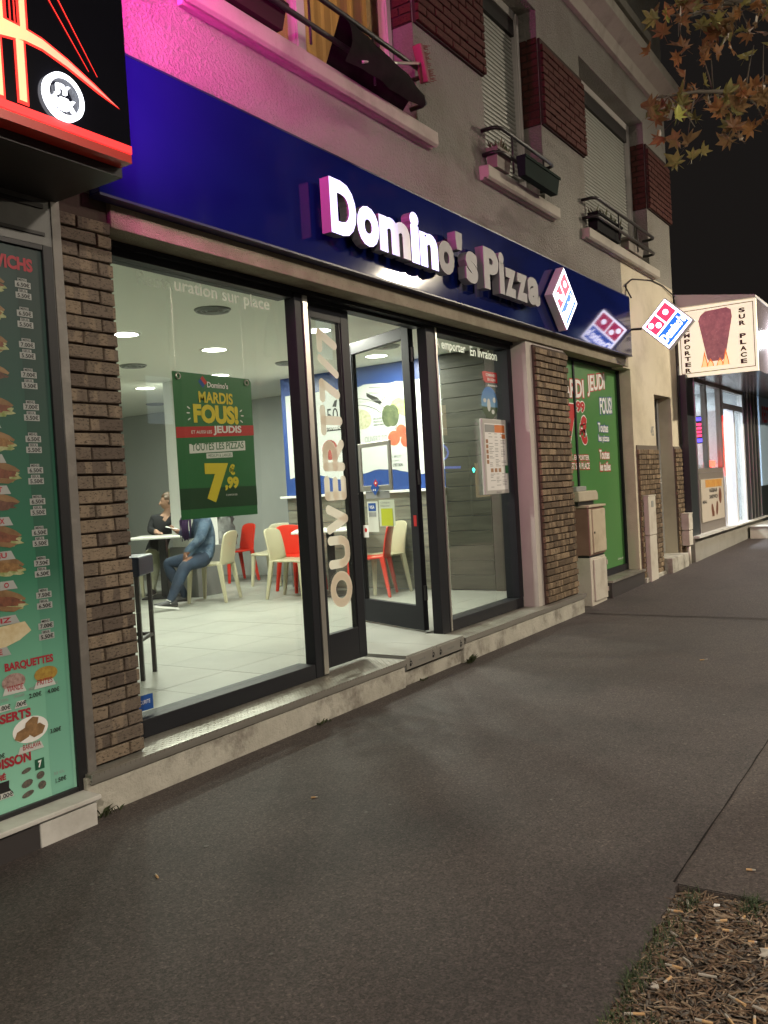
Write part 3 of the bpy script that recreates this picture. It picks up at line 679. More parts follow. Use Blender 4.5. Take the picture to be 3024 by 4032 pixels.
# peach lettering running up the narrow leaf (rotated a quarter turn): U = up, V = towards -x
STR = {'O': [[(.5 + .5 * math.cos(t * math.pi / 10), .5 + .5 * math.sin(t * math.pi / 10)) for t in range(21)]], 'U': [[(0, 1), (0, .38), (.06, .18), (.2, .04), (.38, 0), (.62, 0), (.8, .04), (.94, .18), (1, .38), (1, 1)]], 'V': [[(0, 1), (.5, 0), (1, 1)]],
       'E': [[(1, 0), (0, 0), (0, 1), (1, 1)], [(0, .5), (.92, .5)]], 'R': [[(0, 0), (0, 1), (.5, 1), (.75, .96), (.92, .84), (.95, .7), (.88, .56), (.7, .46), (.45, .44), (0, .44)], [(.42, .44), (1, 0)]], 'T': [[(0, 1), (1, 1)], [(.5, 1), (.5, 0)]], '7': [[(0, 1), (1, 1), (.3, 0)]], '/': [[(0, 0), (1, 1)]]}
def dtext(ch, z0, z1, x0, x1, wd=.062):
    """round-ended vinyl strokes; reading direction runs up the door"""
    b = MB(); h = wd / 2; k = 0
    def P(u, v): return (x1 - 4.575 - h - v * (x1 - x0 - wd), z0 - .222 + h + u * (z1 - z0 - wd))
    for line in STR[ch]:
        q = [P(u, v) for u, v in line]
        for (ax, az), (bx, bz) in zip(q[:-1], q[1:]):
            a_ = math.atan2(bz - az, bx - ax); pts = []
            for i in range(9): t = a_ + math.pi / 2 + math.pi * i / 8; pts.append((ax + h * math.cos(t), az + h * math.sin(t)))
            for i in range(9): t = a_ - math.pi / 2 + math.pi * i / 8; pts.append((bx + h * math.cos(t), bz + h * math.sin(t)))
            b.poly([(x, -.0055 - k * .00015, z) for x, z in pts]); k += 1
    b.build('lettering', m_vinyl, dg_, world=False)
for ch, z0, z1 in (('O', .603, .854), ('U', .875, 1.10), ('V', 1.115, 1.315), ('E', 1.345, 1.515), ('R', 1.545, 1.765), ('T', 1.79, 2.0)): dtext(ch, z0, z1, 4.737, 4.99)
dtext('7', 2.015, 2.18, 4.745, 4.98); dtext('/', 2.19, 2.345, 4.745, 4.98, .055); dtext('7', 2.355, 2.52, 4.745, 4.975)
# open leaf: hinged at the right post, swung into the room
ang = math.atan2(.94, .40)
do, dgo = leaf(sf, 'door_leaf', .99, 2.50, .10, .20, .10); do.location = Vector((6.135, 3.69, .224)) - wloc(sf); do.rotation_euler = (0, 0, ang)
# local frame of the open leaf: x from the hinge outward; the face seen from the street is -y -> after turning it looks at -x... use +y face
def DP(s, z): return (s, .0045, z - .224)
mbk = lambda: MB()
Ud, Vd = (-1, 0, 0), Z_          # reading direction on the seen face
def dflat(name, m, s0, s1, z0, z1, off): return flat(MB(), rect(0, 0, s1 - s0, z1 - z0), DP(s1, z0), Ud, Vd, off).build(name, m, dgo, world=False)
m_clearfilm = glass('clear_film', (.9, .9, .92), 1.4)
fr = MB()
for a, c, e, g in ((.36, .40, 1.39, 1.82), (.83, .87, 1.39, 1.82), (.40, .83, 1.39, 1.44), (.40, .83, 1.78, 1.82)): fr.box(a, .005, e - .224, c, .022, g - .224)
fr.build('poster_frame', m_alu, dgo, world=False, bevel=.004)
dflat('frame_foot', m_g_print, .42, .80, 1.325, 1.388, .003)
lt = MB(); flat(lt, [(0, -.07), (.07, 0), (0, .07), (-.07, 0)], DP(.62, 1.42), Ud, Vd, .0205); lt.build('logo_blue', m_b_print, dgo, world=False)
lt = MB(); flat(lt, [(0.0, 0), (.035, .035), (0.0, .07), (-.035, .035)], DP(.60, 1.425), Ud, Vd, .022); lt.build('logo_red', m_r_print, dgo, world=False)
lt = MB(); flat(lt, ell(0, .035, .01, .01, 10), DP(.60, 1.425), Ud, Vd, .0232); flat(lt, ell(-.022, -.02, .009, .009, 10), DP(.62, 1.42), Ud, Vd, .022); flat(lt, ell(.008, -.02, .009, .009, 10), DP(.62, 1.42), Ud, Vd, .022); lt.build('logo_dots', m_w_print, dgo, world=False)
dflat('sticker', mat('pale_paper', (.66, .68, .6), .6), .62, .79, 1.03, 1.30, .002)
dflat('sticker', m_b_print, .65, .77, 1.215, 1.285, .0035); dflat('sticker', m_g_print, .65, .77, 1.165, 1.205, .0035)
dflat('sticker', mat('pale_green_paper', (.58, .63, .5), .6), .36, .60, 1.08, 1.31, .002)
dflat('sticker', mat('lime_print', (.50, .55, .03), .5), .39, .57, 1.085, 1.235, .0035)
for i, s_ in enumerate(('Chèque', 'Déjeuner')):
    b = MB(); put_text(b, s_, DP(.57, 1.275 - i * .028), Ud, Vd, .14, .02, .0035, .01); b.build('lettering', m_g_print, dgo, world=False)
b = MB(); put_text(b, 'VISA', DP(.75, 1.235), Ud, Vd, .08, .03, .005, .02); b.build('lettering', m_w_print, dgo, world=False)
dflat('sticker', m_w_print, .79, .885, .98, 1.09, .002); b = MB(); flat(b, ell(0, 0, .022, .02, 14), DP(.835, 1.045), Ud, Vd, .0035); b.build('sticker_mark', m_r_print, dgo, world=False)
b = MB(); b.tube([(.90, .03, .80), (.90, .075, .80), (.90, .075, 1.15), (.90, .03, 1.15)], .012, 8); b.build('handle', m_alu, do, world=False, smooth=True)
for z in (.25, 1.2, 2.2): MB().cyl((-.012, 0, z), (-.012, 0, z + .12), .016, n=10).build('hinge', m_black, do, world=False)
flat(MB(), rect(0, 0, .04, .09), (.06, .0255, .86), Ud, Vd, .002).build('sticker', m_r_print, do, world=False)
# lever on the second window's frame, stickers on its glass
b = MB(); b.cyl((6.275, 3.60, 1.31), (6.275, 3.64, 1.31), .02, n=10); b.bar((6.275, 3.63, 1.32), (6.30, 3.63, 1.19), .02, .02); b.build('handle', m_alu, sf)
O = (0, 3.5915, 0)
flat(MB(), [(7.20, 2.42), (7.25, 2.43), (7.50, 2.43), (7.505, 2.335), (7.26, 2.325), (7.22, 2.35)], O, X_, Z_, .0012).build('sticker', m_r_print, p2)
lettering(p2, 'COMMANDE', (7.27, 3.5902, 2.385), X_, Z_, .20, .026, m_w_print, .001, .02); lettering(p2, 'EN LIGNE', (7.30, 3.5902, 2.345), X_, Z_, .17, .026, m_w_print, .001, .02); lettering(p2, 'dominos.fr', (7.30, 3.5902, 2.295), X_, Z_, .20, .022, m_w_print, .001, .02)
m_skyp = grad_mat('sky_print', 2, [(0, (.03, .06, .03)), (.36, (.05, .1, .04)), (.4, (.16, .36, .55)), (1, (.03, .17, .5))], 1.99, 2.29)
flat(MB(), ell(7.32, 2.14, .165, .15, 32), O, X_, Z_, .0012).build('sticker', m_skyp, p2)
b = MB()
for q in (ell(7.22, 2.16, .03, .02, 12), ell(7.42, 2.17, .035, .025, 12), ell(7.30, 2.12, .035, .06, 16), ell(7.38, 2.06, .03, .022, 12)): flat(b, q, O, X_, Z_, .0024)
b.build('cloud_print', mat('cloud_print', (.55, .60, .58), .5), p2)
# ------------------------------------------------------------------ menu frame on the second window
mf = thing('menu_display', 'tall pale menu display case fixed on the glass beside the pink pier', 'menu board', (7.325, 3.58, 1.3))
box('case', (7.08, 3.558, 1.297, 7.575, 3.588, 1.988), mat('case_grey', (.5, .5, .46), .4), mf, .008)
flat(MB(), rect(7.115, 1.335, 7.54, 1.945), (0, 3.558, 0), X_, Z_, .0015).build('sheet', m_w_print, mf)
sh = bpy.data.objects['sheet']
b = MB(); flat(b, rect(7.32, 1.865, 7.53, 1.935), (0, 3.5565, 0), X_, Z_, .0012); flat(b, rect(7.46, 1.81, 7.535, 1.85), (0, 3.5565, 0), X_, Z_, .0012); b.build('photo_print', mat('orange_print', (.62, .18, .03), .5), sh)
flat(MB(), rect(7.12, 1.865, 7.318, 1.935), (0, 3.5565, 0), X_, Z_, .0012).build('photo_print', m_g_print, sh)
b = MB(); r = random.Random(4)
for i in range(5): flat(b, rect(7.13, 1.765 - i * .047, 7.175, 1.80 - i * .047), (0, 3.5565, 0), X_, Z_, .0012)
for i in range(3): flat(b, rect(7.2 + i * .08, 1.50, 7.255 + i * .08, 1.535), (0, 3.5565, 0), X_, Z_, .0012)
b.build('photo_print', mat('pizza_print', (.28, .10, .05), .5, var=(.45, .3, .15), vscale=60), sh)
b = MB()
for i in range(34):
    z = 1.85 - i * .0148
    for x0 in (7.19, 7.31, 7.43):
        if r.random() < .72 and not (1.49 < z < 1.54): flat(b, rect(x0, z, x0 + r.uniform(.05, .10), z + .005), (0, 3.5565, 0), X_, Z_, .0012)
tag(b.build('print_lines', m_g_print, sh), kind='stuff')
flat(MB(), rect(7.50, 1.485, 7.565, 1.56), (0, 3.5565, 0), X_, Z_, .0014).build('photo_print', m_p_green, mf)
lettering(mf, "Domino's", (7.30, 3.558, 1.308), X_, Z_, .10, .016, m_k_print, .002, .01)
# ------------------------------------------------------------------ green hanging poster
ps = thing('poster', 'dark green hanging poster with yellow lettering inside the big window', 'poster', (3.79, 3.66, 1.3))
sh = MB().prism([(3.47, 3.648, 1.295), (4.107, 3.648, 1.293), (4.118, 3.648, 2.11), (4.10, 3.648, 2.13), (3.468, 3.648, 2.131)], (0, .003, 0)).build('poster_sheet', m_p_green, ps)
O = (0, 3.648, 0)
flat(MB(), rect(3.471, 1.35, 4.110, 1.47), O, X_, Z_, .0008).build('poster_shade', m_p_green_d, sh)
flat(MB(), [(3.469, 1.755), (4.116, 1.783), (4.1165, 1.845), (3.469, 1.817)], O, X_, Z_, .001).build('poster_band', m_r_print, sh)
def pt(body, x0, x1, z0, z1, m, bold=.03, tilt=.0, off=.002, space=1.0):
    return lettering(sh, body, (x0, 3.648, z0), (1, 0, tilt), Z_, x1 - x0, z1 - z0, m, off, bold, space=space)
pt('MARDIS', 3.66, 3.944, 1.963, 2.03, m_y_print, .03); pt('FOUS!', 3.61, 3.984, 1.845, 1.955, m_y_print, .055)
pt('ET AUSSI LES', 3.586, 3.75, 1.782, 1.80, m_w_print, .008, .03); pt('JEUDIS', 3.763, 4.005, 1.776, 1.832, m_w_print, .035, .03)
b = MB(); flat(b, [(3.562, 1.668), (4.03, 1.69), (4.031, 1.748), (3.563, 1.722)], O, X_, Z_, .001); flat(b, [(3.694, 1.640), (3.914, 1.648), (3.914, 1.678), (3.694, 1.669)], O, X_, Z_, .001); b.build('poster_label', m_w_print, sh)
pt('TOUTES LES PIZZAS', 3.58, 4.015, 1.682, 1.724, m_p_green, .012, .045, .0025); pt('MEDIUM & LARGES', 3.705, 3.903, 1.647, 1.664, m_p_green, .0, .03, .0025)
pt('7', 3.672, 3.869, 1.382, 1.612, m_y_print, .07); pt('€', 3.875, 3.925, 1.54, 1.606, m_y_print, .05); pt(',99', 3.833, 3.952, 1.448, 1.53, m_y_print, .06); pt('À EMPORTER', 3.835, 3.935, 1.416, 1.430, m_w_print, .0)
pt("Domino's", 3.735, 3.91, 2.055, 2.09, m_w_print, .025)
b = MB(); flat(b, [(3.70, 2.05), (3.735, 2.085), (3.70, 2.12), (3.665, 2.085)], O, X_, Z_, .0015); b.build('poster_logo', m_b_print, sh)
b = MB(); flat(b, [(3.7175, 2.0675), (3.735, 2.085), (3.70, 2.12), (3.6825, 2.1025)], O, X_, Z_, .0025); b.build('poster_logo', m_r_print, sh)
b = MB()
for x0, z0, a in ((3.575, 1.93, 150), (3.57, 1.90, 180), (3.575, 1.865, 210), (4.01, 1.93, 30), (4.02, 1.90, 0), (4.01, 1.865, -30)):
    q = R(a); flat(b, ell(x0, z0, .014, .004, 10, q), O, X_, Z_, .002)
b.build('poster_rays', m_w_print, sh)
for x0 in (3.508, 4.075):
    b = MB(); b.tube([(x0 + .016 * math.cos(t * math.pi / 6), 3.645, 2.105 + .016 * math.sin(t * math.pi / 6)) for t in range(13)], .005, 6, caps=False); b.build('eyelet', m_alu, ps, smooth=True)
    MB().tube([(x0, 3.647, 2.115), (x0, 3.66, 2.135), (x0, 3.66, zc - .001)], .0005, 4).build('hanging_wire', m_alu, ps)
# ------------------------------------------------------------------ fascia sign
fs_ = thing('shop_sign', "long dark blue fascia with raised letters reading Domino's Pizza, half of them unlit", 'shop sign', (6.7, 3.3, 2.85))
fp = MB().box(2.73, 3.27, 2.85, 10.645, 3.343, 3.555).build('fascia_panel', m_blue_panel, fs_, bevel=.004)
MB().box(2.73, 3.266, 2.838, 10.645, 3.342, 2.8495).box(2.73, 3.272, 3.5555, 10.645, 3.35, 3.565).build('fascia_trim', m_blue_edge, fs_)
m_led_half = grad_mat('failing_led', 0, [(0, (.28, .27, .5)), (.2, (.62, .58, 1)), (.42, (.30, .28, .72)), (.65, (.08, .075, .16)), (1, (.03, .03, .05))], 4.93, 5.30, emis=True, estr=1.9)
LT = [('D', 4.386, 4.663, 2.995, 3.335, 1), ('o', 4.67, 4.92, 2.985, 3.245, 1), ('m', 4.925, 5.318, 2.99, 3.235, 2), ('i', 5.327, 5.445, 2.985, 3.345, 1), ('n', 5.452, 5.708, 2.985, 3.235, 1), ('o', 5.715, 5.96, 2.985, 3.235, 0), ("'", 6.0, 6.105, 3.21, 3.345, 0), ('s', 6.15, 6.352, 2.985, 3.235, 0),
      ('P', 6.462, 6.737, 2.985, 3.325, 0), ('i', 6.745, 6.845, 2.985, 3.335, 0), ('z', 6.855, 7.075, 2.985, 3.225, 0), ('z', 7.085, 7.315, 2.985, 3.225, 0), ('a', 7.325, 7.592, 2.985, 3.235, 0)]
for ch, x0, x1, z0, z1, lit in LT:
    O = Vector((x0, 3.19, z0)); vs, fcs = glyphs(ch, .05, 1.0)
    mb = MB(); mb.v = [tuple(O + Vector((a * (x1 - x0), 0, b * (z1 - z0))) + Vector((0, -1, 0)) * (c * .036)) for a, b, c in vs]
    for f in fcs:
        front = all(vs[i][2] > .9 for i in f); mb.f.append(f); mb.m.append(1 if front else 0)
    o = mb.build('letter', [m_letter_side, (m_letter_off, m_led, m_led_half)[lit]], fs_)
    if lit == 1 and ch == 'D': o['label'] = 'brightly lit capital letter at the start of the sign'
    if lit == 2: o['label'] = 'letter lit only over its left half'
    b = MB(); b.box((x0 + x1) / 2 - .03, 3.2265, (z0 + z1) / 2 - .03, (x0 + x1) / 2 + .03, 3.2695, (z0 + z1) / 2 + .03)
    b.build('stand_off', m_black, o)
def domino_tile(parent, T, Rr, Bt, L, thick, nrm, back=True):
    """square tile standing on its corner: red half with three white dots, blue half with the name; faces along nrm"""
    T, Rr, Bt, L = Vector(T), Vector(Rr), Vector(Bt), Vector(L); nrm = Vector(nrm).normalized(); e1 = (T - L); e2 = (Rr - T); O = L
    bx = MB(); bx.prism([tuple(p - nrm * thick) for p in (L, Bt, Rr, T)], tuple(nrm * thick)); body = bx.build('tile_case', m_tile_side, parent, bevel=.006)
    mred = emit('lit_red', (1.0, .05, .12), 1.35) if 'lit_red' not in bpy.data.materials else bpy.data.materials['lit_red']
    mblu = emit('lit_blue', (.02, .17, .95), 1.2) if 'lit_blue' not in bpy.data.materials else bpy.data.materials['lit_blue']
    mwh = emit('lit_white', (.85, .84, 1.0), 5.0) if 'lit_white' not in bpy.data.materials else bpy.data.materials['lit_white']
    for sgn, base in ((1, Vector((0, 0, 0))), (-1, -nrm * thick)) if back else ((1, Vector((0, 0, 0))),):
        def q(a, b): return O + base + e1 * a + e2 * b
        def face(name, m, poly, off):
            k = MB(); pts = [tuple(q(a, b) + nrm * (off * sgn)) for a, b in poly]
            k.poly(pts if sgn > 0 else pts[::-1]); return k.build(name, m, body)
        face('light_face', mwh, [(.03, .03), (.03, .97), (.97, .97), (.97, .03)], .002)
        face('red_field', mred, [(.085, .085), (.085, .475), (.48, .475), (.48, .085)], .0035); face('red_field', mred, [(.52, .085), (.52, .475), (.915, .475), (.915, .085)], .0035)
        face('blue_field', mblu, [(.085, .525), (.085, .915), (.915, .915), (.915, .525)], .0035)
        for cx, cy_ in ((.72, .27), (.20, .20), (.34, .35)): face('dot', mwh, [(cx + .075 * math.cos(t * math.pi / 8), cy_ + .075 * math.sin(t * math.pi / 8)) for t in range(16)][::-1], .005)
        U = e1 * sgn; Vv = -e2
        k = MB(); o2 = q(.1, .84) if sgn > 0 else q(.9, .84)
        put_text(k, "Domino's", tuple(o2), tuple(U), tuple(Vv), e1.length * .8, e2.length * .26, .005 * (1 if sgn > 0 else 1), .045); k.build('lettering', mwh, body)
domino_tile(fs_, (8.262, 3.17, 3.482), (8.593, 3.17, 3.165), (8.262, 3.17, 2.855), (7.931, 3.17, 3.165), .085, (0, -1, 0), False)
pj = thing('projecting_sign', 'lit square tile sign hung on its corner, sticking out over the pavement', 'shop sign', (10.85, 3.0, 3.2))
XS = 10.80
domino_tile(pj, (XS, 2.893, 3.514), (XS, 2.565, 3.200), (XS, 2.865, 2.882), (XS, 3.193, 3.196), .10, (-1, 0, 0), True)
b = MB(); b.tube([(XS + .05, 3.20, 3.19), (XS + .05, 3.30, 3.20), (XS + .05, 3.36, 3.20)], .014, 8); b.box(XS + .01, 3.345, 3.13, XS + .09, 3.36, 3.27); b.build('bracket', m_blackmetal, pj, smooth=False)
# ------------------------------------------------------------------ green window with large print
gw = thing('printed_window', 'shop window covered from edge to edge by green film with big red prices', 'window', (9.8, 3.53, .25))
m_film = mat('green_film', (.07, .225, .062), .35, var=(.078, .24, .07), vscale=1.5)
fl_ = MB().box(8.70, 3.53, .30, 10.78, 3.536, 2.70).build('film', m_film, gw)
f = MB(); f.box(8.66, 3.50, .225, 10.82, 3.56, .30); f.box(8.66, 3.50, 2.70, 10.82, 3.56, 2.727); f.box(10.775, 3.50, .3, 10.82, 3.56, 2.70); f.box(8.66, 3.50, .3, 8.70, 3.56, 2.70); f.box(9.285, 3.515, .30, 9.325, 3.529, 2.70)
f.build('frame', m_alu_dark, gw)
MB().box(9.62, 3.30, .195, 10.87, 3.50, .222).build('sill_plate', m_plate, gw); MB().box(9.63, 3.32, -.02, 10.86, 3.62, .1945).build('sill_base', m_slate, gw)
MB().box(8.6, 3.56, 0, 10.85, 3.62, 2.73).build('backing', m_grey, gw)
def gt(body, x0, z0, x1, z1, m, bold=.05, halo=None, tilt=0):
    if halo:
        lettering(fl_, body, (x0 - .012, 3.53, z0 - .012), (1, 0, tilt), Z_, x1 - x0 + .024, z1 - z0 + .024, halo, .0015, bold + .05)
    return lettering(fl_, body, (x0, 3.53, z0), (1, 0, tilt), Z_, x1 - x0, z1 - z0, m, .003, bold)
gt('MARDI', 8.80, 2.27, 9.62, 2.47, m_w_print, .03, m_r_print, .05); gt('JEUDI', 9.74, 2.33, 10.34, 2.57, m_w_print, .03, m_r_print, .12); gt('FOUS!', 10.13, 2.14, 10.56, 2.34, m_w_print, .03, m_b_print, .06)
gt('7', 8.92, 1.72, 9.36, 2.22, m_r_print, .06, m_w_print); gt(',99', 9.30, 2.12, 9.62, 2.26, m_r_print, .05, m_w_print); gt('€', 9.42, 1.78, 9.66, 2.10, m_r_print, .06, m_w_print)
gt('À EMPORTER', 9.12, 1.60, 9.68, 1.67, m_w_print, .02, m_r_print); gt('ET SUR PLACE', 9.12, 1.50, 9.68, 1.57, m_w_print, .02, m_r_print)
gt('Toutes', 10.03, 1.93, 10.38, 2.04, m_w_print, .03, m_b_print); gt('les pizzas', 10.03, 1.80, 10.40, 1.90, m_w_print, .03, m_b_print)
gt('Toutes', 10.03, 1.61, 10.38, 1.72, m_w_print, .03, m_r_print); gt('les tailles', 10.03, 1.47, 10.40, 1.57, m_w_print, .03, m_r_print)
gt('dominos.fr', 10.5, .37, 10.70, .395, m_w_print, .0)
# ------------------------------------------------------------------ snack bar on the left
nb = thing('snack_bar', 'snack bar front with a big green menu window and pale stone base', 'shopfront', (2.2, 3.3, 0))
MB().box(2.17, 3.222, -.05, 2.455, 3.40, .108).build('base_stone', m_white_stone, nb, bevel=.004)
MB().box(-2, 3.222, -.05, 2.167, 3.40, .108).build('base_stone', m_slate, nb, bevel=.004)
MB().box(-2, 3.205, .110, 2.47, 3.42, .132).build('base_ledge', m_white_stone, nb, bevel=.004)
MB().box(2.499, 3.325, .01, 2.547, 3.40, 2.79).build('steel_profile', m_steel_old, nb, bevel=.003)
MB().box(2.445, 3.325, .1325, 2.495, 3.40, 2.56).box(-2, 3.325, .1325, 2.4445, 3.395, .155).box(-2, 3.325, 2.535, 2.4445, 3.395, 2.56).build('frame', m_black, nb, bevel=.003)
MB().box(-2, 3.33, 2.561, 2.498, 3.42, 2.80).build('shutter_housing', mat('housing_metal', (.12, .12, .115), .45, .4, dirt=((.2, .2, .19), 3, .6)), nb)
b = MB(); b.box(-2, 3.322, 2.60, 2.46, 3.3295, 2.615); b.box(-2, 3.322, 2.72, 2.46, 3.3295, 2.74); b.build('housing_bead', m_blackmetal, nb)
flat(MB(), rect(2.05, 2.63, 2.16, 2.70), (0, 3.33, 0), X_, Z_, .002).build('sticker', m_g_print, nb); lettering(nb, '51', (2.07, 3.33, 2.638), X_, Z_, .07, .05, m_w_print, .0035, .03)
MB().box(-2, 3.43, 0, 2.5, 3.8, 3.6).build('shop_body', m_mortar_d, nb)
m_menu = grad_mat('menu_green', 2, [(0, (.28, .60, .45)), (.22, (.16, .42, .29)), (.42, (.018, .15, .08)), (.75, (.012, .06, .045)), (1, (.007, .028, .027))], .15, 2.53, .5)  # shade under the sign box put into the green, paler where light reaches
m_menu_s = grad_mat('menu_stripe', 2, [(0, (.21, .49, .37)), (.25, (.12, .35, .24)), (.42, (.012, .10, .055)), (.75, (.009, .043, .033)), (1, (.006, .022, .021))], .15, 2.53, .5)  # same shading put into the stripe colour
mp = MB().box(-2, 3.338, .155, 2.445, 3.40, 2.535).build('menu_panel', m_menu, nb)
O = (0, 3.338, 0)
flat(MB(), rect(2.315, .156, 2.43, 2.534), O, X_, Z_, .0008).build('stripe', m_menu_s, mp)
m_bun = mat('bun_print', (.15, .08, .033), .5, var=(.26, .16, .075), vscale=14); m_meat = mat('meat_print', (.10, .035, .022), .5, var=(.22, .08, .04), vscale=45); m_salad = mat('salad_print', (.16, .22, .05), .5, var=(.42, .42, .24), vscale=40)
m_menu_r = mat('menu_red', (.34, .02, .035), .5); wh = MB(); tx = MB(); bun = MB(); meat = MB(); sal = MB(); cap = MB(); rt = MB()
rows = [('6.50€', '5.50€', ''), ('6.50€', '5.50€', ''), ('7.00€', '5.50€', ''), ('7.00€', '5.50€', 'E'), ('7.00€', '5.50€', 'I'), ('6.50€', '5.50€', 'A'), ('6.50€', '5.50€', 'T'), ('6.50€', '5.50€', 'X'), ('6.50€', '5.50€', 'LEU'), ('7.50€', '6.50€', 'O'), ('7.50€', '6.50€', "S'IZ"), ('7.00€', '5.50€', 'ETTE')]
tops = [2.398, 2.274, 2.140, 2.0115, 1.873, 1.734, 1.5987, 1.4635, 1.329, 1.1965, 1.057, .923]
ro = random.Random(9)
for i, (p1_, p2_, nm) in enumerate(rows):
    x = 2.304; tp = tops[i]; tx = MB(); wh = MB(); rt = MB()
    for z, p, lab in ((tp - .028, p1_, 'MENU'), (tp - .075, p2_, 'SEUL')):
        flat(wh, rect(x, z - .0135, x + .076, z + .0135), O, X_, Z_, .0016); flat(wh, rect(x + .014, z + .0135, x + .058, z + .0275), O, X_, Z_, .0016)
        put_text(tx, p, (x + .008, 3.338, z - .0095), X_, Z_, .062, .019, .0028, .025); put_text(tx, lab, (x + .018, 3.338, z + .0145), X_, Z_, .036, .011, .0028, .02)
    wh.build('price_tag', bpy.data.materials.get('tag_white') or mat('tag_white', (.33, .35, .335), .5), mp); tx.build('lettering', m_k_print, mp)  # white tags darkened up here, panel shade put into their colour
    cz = tp - .042 + ro.uniform(-.006, .006); ex = 2.262 + ro.uniform(-.012, .008) if i < 11 else 2.25; bun = MB(); meat = MB(); sal = MB(); ph_ = ro.uniform(0, 6)
    if i < 11:
        def bl(rx, rz_, fz, amp): return [(ex - rx + rx * math.cos(t * math.pi / 18) * (1 + amp * math.sin(t * fz + ph_)), cz + rz_ * math.sin(t * math.pi / 18) * (1 + amp * 1.5 * math.sin(t * 2.3 + ph_))) for t in range(36)]
        tl = -.10 - .10 * (i > 7)          # sandwiches lie at a slight slant
        def sl(pts, dz=0): return [(a, b_ + dz + (a - ex) * tl) for a, b_ in pts]
        if i % 4 != 3: flat(sal, sl(bl(.20, .040, 1.9, .06), -.012), O, X_, Z_, .0012)
        flat(meat, sl([(a - .016, b_) for a, b_ in bl(.20, .034, 2.7, .07)], -.002), O, X_, Z_, .0018)
        up_ = [(ex - .002 - .40 * k / 16, cz + .006 + .042 * max(0, math.sin(min(k / 16 * math.pi * 1.15 + .02, math.pi))) ** .45) for k in range(17)]; dn = [(a - .008, cz + .002 + (b_ - cz - .002) * (.30 + .1 * math.sin(a * 60 + ph_))) for a, b_ in reversed(up_)]
        flat(bun, sl(up_[::-1] + dn[::-1]), O, X_, Z_, .0026)
        if i in (8, 6, 2, 10): flat(bun, sl([(ex - .02, cz - .026), (ex - .36, cz - .034), (ex - .36, cz - .05), (ex - .06, cz - .047)][::-1]), O, X_, Z_, .0027)
        meat.build('meat_print', (m_meat, mat('chicken_print', (.30, .17, .06), .5, var=(.16, .08, .03), vscale=60), mat('steak_print', (.07, .03, .022), .5, var=(.15, .07, .045), vscale=55))[(0, 1, 0, 2)[i % 4]], mp); bun.build('bun_print', m_bun, mp)
        if sal.v: sal.build('salad_print', m_salad, mp)
    else:
        flat(cap, [(2.268, cz + .002), (2.24, cz + .045), (2.15, cz + .04), (1.9, cz + .03), (1.9, cz - .07), (2.1, cz - .06), (2.21, cz - .03)][::-1], O, X_, Z_, .0026)
    if nm:
        zz = cz - .066; xr = 2.135 + (.012 * min(i, 6)) - (.0 if i < 11 else .05); k = MB(); flat(k, [(xr - .4, zz - .018), (xr + .01, zz - .018), (xr - .008, zz + .018), (xr - .4, zz + .018)], O, X_, Z_, .0030); k.build('name_tag', bpy.data.materials['tag_white'], mp)
        wl = .022 * len(nm); put_text(rt, nm, (xr - .03 - wl, 3.338, zz - .010), X_, Z_, wl, .022, .0042, .03); rt.build('lettering', m_menu_r, mp)
cap.build('wrap_print', mat('wrap_print', (.62, .55, .36), .5, var=(.5, .4, .22), vscale=25), mp)
for body, x0, x1, z0, z1 in (('SANDWICHS', 2.02, 2.395, 2.43, 2.488), ('BARQUETTES', 2.133, 2.366, .728, .768), ('DESSERTS', 2.005, 2.24, .522, .562), ('BOISSON', 2.02, 2.226, .337, .380), ('THÉ', 2.04, 2.105, .292, .322)):
    lettering(mp, body, (x0, 3.338, z0), X_, Z_, x1 - x0, z1 - z0, m_menu_r, .002, .045)
for s_, x0, z0, w_ in (('VIANDE', 2.135, .648, .075), ('FRITES', 2.278, .645, .075), ('BAKLAVA', 2.19, .388, .085)): lettering(mp, s_, (x0, 3.338, z0), X_, Z_, w_, .024, m_menu_r, .0045, .01)
for x0, z0, x1, z1 in ((2.115, .636, 2.225, .665), (2.262, .632, 2.37, .66), (2.165, .376, 2.29, .405), (2.085, .572, 2.15, .60), (2.165, .572, 2.225, .60), (2.06, .215, 2.135, .24)): flat(MB(), [(x0, z0), (x1, z0), (x1 - .012, z1), (x0 + .012, z1)], O, X_, Z_, .0032).build('price_tag', bpy.data.materials.get('tag_white_low') or mat('tag_white_low', (.55, .57, .54), .5), mp)  # paler white for the low tags, light on the panel put into colour
for s_, x0, z0, w_ in (('.00€', 2.10, .578, .045), ('.00€', 2.17, .578, .05), ('2.00€', 2.235, .60, .06), ('4.00€', 2.325, .60, .06), ('3.00€', 2.325, .425, .055), ('.00€', 2.06, .385, .045), ('1.00€', 2.07, .218, .06), ('1.50€', 2.335, .205, .055)): lettering(mp, s_, (x0, 3.338, z0), X_, Z_, w_, .020, m_k_print, .0045, .02)
for s_, x0, z0, w_ in (('PETITE', 2.09, .612, .05), ('GRANDE', 2.165, .617, .05), ('PETITE', 2.24, .632, .05), ('GRANDE', 2.33, .632, .05), ('33 CL', 2.33, .24, .055)): lettering(mp, s_, (x0, 3.338, z0), X_, Z_, w_, .012, m_g_print, .002, .01)
b = MB(); flat(b, ell(2.17, .685, .055, .036, 20), O, X_, Z_, .0022); b.build('meat_print', mat('kebab_meat_print', (.2, .1, .085), .5, var=(.42, .3, .27), vscale=70), mp)
b = MB(); flat(b, ell(2.325, .688, .058, .032, 20), O, X_, Z_, .0022); b.build('fries_print', mat('fries_print', (.42, .28, .05), .5, var=(.28, .16, .03), vscale=70), mp)
flat(MB(), ell(2.233, .468, .085, .055, 28), O, X_, Z_, .002).build('plate_print', m_w_print, mp)
